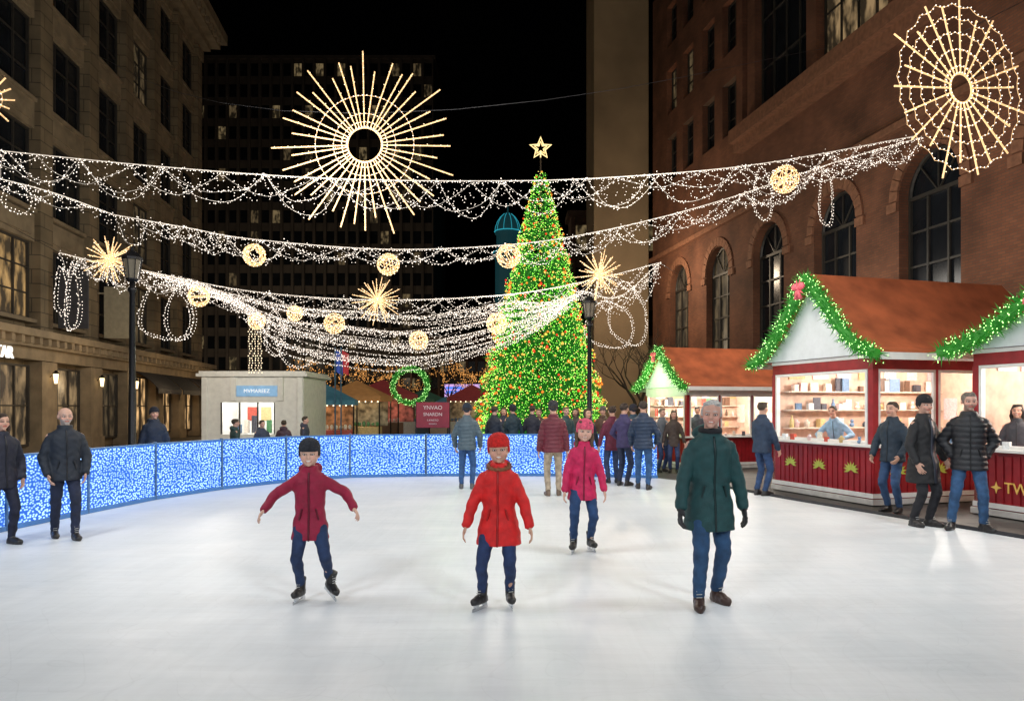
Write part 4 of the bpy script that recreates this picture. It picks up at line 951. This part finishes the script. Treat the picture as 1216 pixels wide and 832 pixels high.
def block(x0,x1,y,z,mat,label,cols,rows,litp,name='office_building',dep=20,z0=3.5,maxp=100):
    g=MB(); g.bx(x0,x1,y,y+dep,0,z); g.bx(x0-.3,x1+.3,y-.3,y+dep,z,z+.5); o=g.obj(name,mat); top(o,label,'building')
    cw=(x1-x0)/cols; rh=(z-z0)/rows; g=MB()
    for i in range(cols+1): xx=x0+i*cw; g.bx(max(x0,xx-cw*.12),min(x1,xx+cw*.12),y-.35,y+.001,0,z-.01)
    g.split('pilaster',mat,o); cnt=0; rest=MB(); rq=random.Random(int(x0*10)+cols)
    ww,wh=cw*.7,rh*.6
    cells=[(c,r_) for r_ in range(rows) for c in range(cols)]; rq.shuffle(cells)
    mats=[m_glass,m_far,m_dim]; ms=[]
    for k in range(3): q=MB(); q.add([(-ww/2,0,0),(ww/2,0,0),(ww/2,0,wh),(-ww/2,0,wh)],[(0,1,2,3)]); ms.append(q.mesh('window',[mats[k]]))
    for (c,r_) in cells:
        lit=rq.random()<litp*(1.6 if r_>rows*.75 else .6); k=1 if lit else (2 if rq.random()<.3 else 0); xx=x0+(c+.5)*cw; zz=z0+r_*rh+rh*.2
        if cnt<maxp: link('window',ms[k],o,Matrix.Translation((xx,y-.02,zz))); cnt+=1
        else: rest.add([(xx-ww/2,y-.02,zz),(xx+ww/2,y-.02,zz),(xx+ww/2,y-.02,zz+wh),(xx-ww/2,y-.02,zz+wh)],[(0,1,2,3)])
    if rest.v: stuff(rest.obj('window',m_glass,o))
    return o
m_dk=pbr('dark_stone',(.085,.07,.06),.8,noise=.2,scale=.5); m_dk2=pbr('dark_stone_brown',(.14,.08,.055),.8,noise=.2,scale=.5)
block(-50,-11.6,112,53,m_dk,'tall dark office block with a few lit windows',24,16,.22)
block(5.2,14,67,18.5,m_dk2,'brown building behind the christmas tree',3,4,.1,dep=3)
block(-12,-2,90,9.5,m_dk2,'low dark building with lit windows at the end of the street',9,3,.6)
block(-2,5,95,13,m_dk,'dark mid-rise building at the end of the street',6,3,.25)
for (x,y,z,e_) in ((-18,88,8,1800),(-35,95,10,1800)): lamp('POINT',(x,y,z),e_,(1,.8,.55),.5,name='street_glow')
g=MB(); c=(X(603,120),120); g.loft([(*c,z,r_,r_) for z,r_ in ((0,2.0),(25,2.0),(25.2,2.3),(26,2.3),(26.2,1.8),(28.8,1.8),(29,2.05),(29.4,2.0),(30.2,1.9),(31,1.6),(31.7,1.15),(32.2,.6),(32.5,.15),(34,.04))],16)
T=g.obj('domed_tower',pbr('domed_stone',(.06,.1,.11),.7,emit=(.02,.12,.14),es=.2),smooth=False); top(T,'distant tower with a teal lit dome','tower')  # teal light on the stone is put into the material as emission
g=MB()
for zz,rr_ in ((29.4,2.1),(26.1,2.35)): g.tube([(c[0]+rr_*math.cos(a),c[1]+rr_*math.sin(a),zz) for a in [2*math.pi*i/16 for i in range(16)]],.07,5,closed=True)
for i in range(10): a=i*math.pi/5; g.tube([(c[0]+r_*math.cos(a),c[1]+r_*math.sin(a),z) for z,r_ in ((29.45,2.05),(30.2,1.95),(31,1.65),(31.7,1.2),(32.2,.65))],.045,4)
g.split('light_outline',glow('teal_light',(.05,.6,.75),.6),T)
e=empty('kiosk',(X(240,25),25,0),0); top(e,'white flat roofed kiosk with a lit serving window','kiosk')
W=3.35; 
mk=pbr('kiosk_white',(.78,.76,.7),.6,noise=.08)
g=MB(); g.bx(0,W,0,.12,0,.8); g.bx(0,.6,0,.12,.8,1.85); g.bx(2.4,W,0,.12,.8,1.85); g.bx(0,W,0,.12,1.85,2.7); g.bx(0,.12,.121,3,0,2.7); g.bx(W-.12,W,.121,3,0,2.7); g.bx(.121,W-.121,2.9,3,0,2.7); g.obj('wall',mk,e)
g=MB(); g.bx(-.15,W+.15,-.15,3.15,2.701,2.80); g.bx(-.08,W+.08,-.08,3.08,2.80,2.88); g.obj('roof',mk,e)
g=MB()
for x in (0,.95,2.5,W-.2): g.bx(x,x+.18,-.06,-.002,0 if x in (0,W-.2) else 1.9,2.69)
g.split('pilaster',mk,e,bevel=.01)
g=MB(); 
for x in (.6,1.2,1.8,2.36): g.bx(x,x+.04,.02,.08,.8,1.85)
g.split('window_bar',m_frame,e)
g=MB()
for i in range(7): x=.7+i*.26; g.bx(x,x+.16,1.2,1.3,.8,1.1+.15*(i%3))
for i,o in enumerate(g.split('display_case',goodc[9],e)): o.data.materials[0]=goodc[(i*3+2)%10]
g=MB()
for i in range(5): x=.5+i*.5; g.bx(x,x+.36,2.86,2.895,1.2,1.7)
for i,o in enumerate(g.split('poster',goodc[2],e)): o.data.materials[0]=goodc[(i*3)%10]
g=MB(); g.bx(1.15,2.49,-.05,-.003,2.05,2.4); g.obj('sign_board',pbr('sign_blue',(.2,.4,.6),.5,emit=(.3,.5,.8),es=.35),e)
text('MVMAREEZ',.17,pbr('sign_cream',(.8,.8,.8),.5,emit=(1,1,1),es=.5),e,(1.82,-.06,2.22),(math.pi/2,0,0),.004)
for dx in (.9,2.3): lamp('POINT',(X(240,25)+dx,26.2,2.2),65,(.95,.97,1),.2,name='kiosk_lamp_and_fill')
lamp('POINT',(X(240,25)+1.6,22.6,3.1),60,(1,.92,.8),.2,name='kiosk_lamp_and_fill')  # outdoor fill added to brighten the front wall; no fixture
e=empty('notice_sign',(X(514,19.3),19.3,0)); top(e,'red sign with white lettering standing behind the barrier','sign')
g=MB(); g.bx(-.42,.42,-.02,.02,1.17,1.82); g.obj('sign_board',pbr('sign_red',(.22,.01,.025),.5),e,bevel=.01)
g=MB(); g.bx(-.44,-.4,.021,.06,0,1.84); g.bx(.4,.44,.021,.06,0,1.84); g.split('leg',m_blk,e)
mt=pbr('sign_text',(.6,.5,.48),.5)
text('YNVAO',.14,mt,e,(0,-.026,1.68),(math.pi/2,0,0),.003); text('SNARDN',.12,mt,e,(0,-.026,1.51),(math.pi/2,0,0),.003); text('I AWSTO',.07,mt,e,(0,-.026,1.36),(math.pi/2,0,0),.003); text('NVAWO',.05,mt,e,(0,-.026,1.27),(math.pi/2,0,0),.003)
e=empty('lit_sign',(X(549,60),60,0)); top(e,'glowing pink and blue shop sign on a post','sign')
g=MB(); g.bx(-1.4,1.4,-.1,.1,2.5,3.5); g.obj('sign_board',glow('sign_pinkblue',(.75,.45,.9),.9),e); g=MB(); g.bx(-1.3,1.3,-.13,-.101,2.75,3.0); g.bx(-1.3,.6,-.13,-.101,3.1,3.3); g.split('stripe',glow('sign_blue_glow',(.1,.25,1),1),e); g=MB(); g.bx(-.1,.1,-.05,.05,0,2.5); g.obj('post',m_blk,e)
tcs=[(.05,.15,.2),(.35,.16,.05),(.22,.03,.03),(.4,.34,.25),(.04,.1,.06)]
for i,(px,d) in enumerate(((388,29),(424,31),(455,36),(470,45),(503,50),(530,46),(400,40),(560,40))):
    e=empty('market_tent',(X(px,d),d,0),R.uniform(-.4,.4),R.uniform(.85,1.1)); top(e,'small canvas market tent glowing with warm light','market tent','tents of the far market')
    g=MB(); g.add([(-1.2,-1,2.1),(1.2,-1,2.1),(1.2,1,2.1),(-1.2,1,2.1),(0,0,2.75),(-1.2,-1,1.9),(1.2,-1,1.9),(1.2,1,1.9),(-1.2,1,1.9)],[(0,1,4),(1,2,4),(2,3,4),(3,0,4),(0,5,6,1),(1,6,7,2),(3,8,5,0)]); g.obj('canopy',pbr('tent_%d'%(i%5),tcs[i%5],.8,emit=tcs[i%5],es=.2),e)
    g=MB()
    for x,y in ((-1.15,-.95),(1.15,-.95),(1.15,.95),(-1.15,.95)): g.tube([(x,y,0),(x,y,2.0)],.03,6)
    g.split('pole',m_blk,e); g=MB(); g.bx(-1.1,1.1,-.9,-.3,0,.9); g.obj('table',goodc[(i*3)%10],e,bevel=.02)
    g=MB(); g.bx(-1.05,1.05,.85,.9,.9,1.9); g.obj('back_cloth',pbr('tent_back_%d'%(i%3),((.3,.15,.08),(.2,.2,.16),(.3,.1,.1))[i%3],.8,noise=.8,scale=5),e)
    g=MB()
    for k in range(12): g.ball((-1.0+k*.18,-.6,1.0),(.07,.06,R.uniform(.06,.16)),8,6)
    g.split('stock',goodc[(i*3+1)%10],e)
    g=MB()
    for k in range(10): g.octa((-1.1+k*.245,-1.02,1.88),.035)
    stuff(g.obj('bulb',m_wb,e)); lamp('POINT',(X(px,d),d,1.8),30,(1,.68,.38),.1,name='tent_lamp')
def tree(loc,h,label,lights=0,seed=1,spread=.55):
    rr=random.Random(seed); g=MB(); tips=[]
    def grow(p,d,l,r,dep):
        q=p+d*l; m_=p.lerp(q,.5)+Vector((rr.gauss(0,.04),rr.gauss(0,.04),0))*l; g.tube([p,m_,q],[r,r*.85,r*.68],6 if dep<3 else 4); tips.append((p,q))
        if dep>=6: return
        for k in range(3 if dep<2 else 2):
            dd=(d+Vector((rr.gauss(0,spread),rr.gauss(0,spread),rr.uniform(-.1,.4)))).normalized(); grow(q,dd,l*rr.uniform(.65,.82),r*.62,dep+1)
    grow(Vector((0,0,0)),Vector((0,0,1)),h*.28,h*.02,0)
    e=empty('bare_tree',loc); top(e,label,'tree','bare street trees'); g.obj('trunk',pbr('bark',(.06,.04,.025),.9),e)
    if lights:
        b=MB()
        for k in range(lights): a,c=rr.choice(tips[3:]); b.octa(a.lerp(c,rr.random())+Vector((rr.gauss(0,.04),rr.gauss(0,.04),rr.gauss(0,.04))),.02)
        stuff(b.obj('bulb',glow('amber_bulb',(1,.45,.12),1.6),e))
tree((X(757,30),30,0),5.5,'bare leafless tree near the tan tower',0,3)
tree((X(772,27),27,0),5,'bare leafless tree near the stalls',0,9)
for i,(px,d,h) in enumerate(((380,36,4.4),(412,40,4.6),(440,44,4.5),(532,48,5),(462,52,5.5),(575,44,4.5))): tree((X(px,d),d,0),h,'bare street tree wrapped in amber lights',350,20+i)
for px,c in ((398,(.05,.1,.45)),(405,(.5,.04,.05))):
    d=28; e=empty('flag_pole',(X(px,d),d,0)); top(e,'slim pole with a small hanging flag','flag pole','flag poles beyond the rink'); g=MB(); g.tube([(0,0,0),(0,0,3.9)],.03,6); g.obj('pole',m_post,e)
    g=MB(); vs=[]
    for i in range(6):
        for j in range(5): vs.append((.03+i*.05,.05*math.sin(i*1.6+j*.4),3.8-j*.2-i*.03))
    g.add(vs,[(i*5+j,i*5+j+1,(i+1)*5+j+1,(i+1)*5+j) for i in range(5) for j in range(4)]); g.obj('flag',pbr('flag_%d'%px,c,.8,emit=c,es=.2),e,True)
print('DONE')
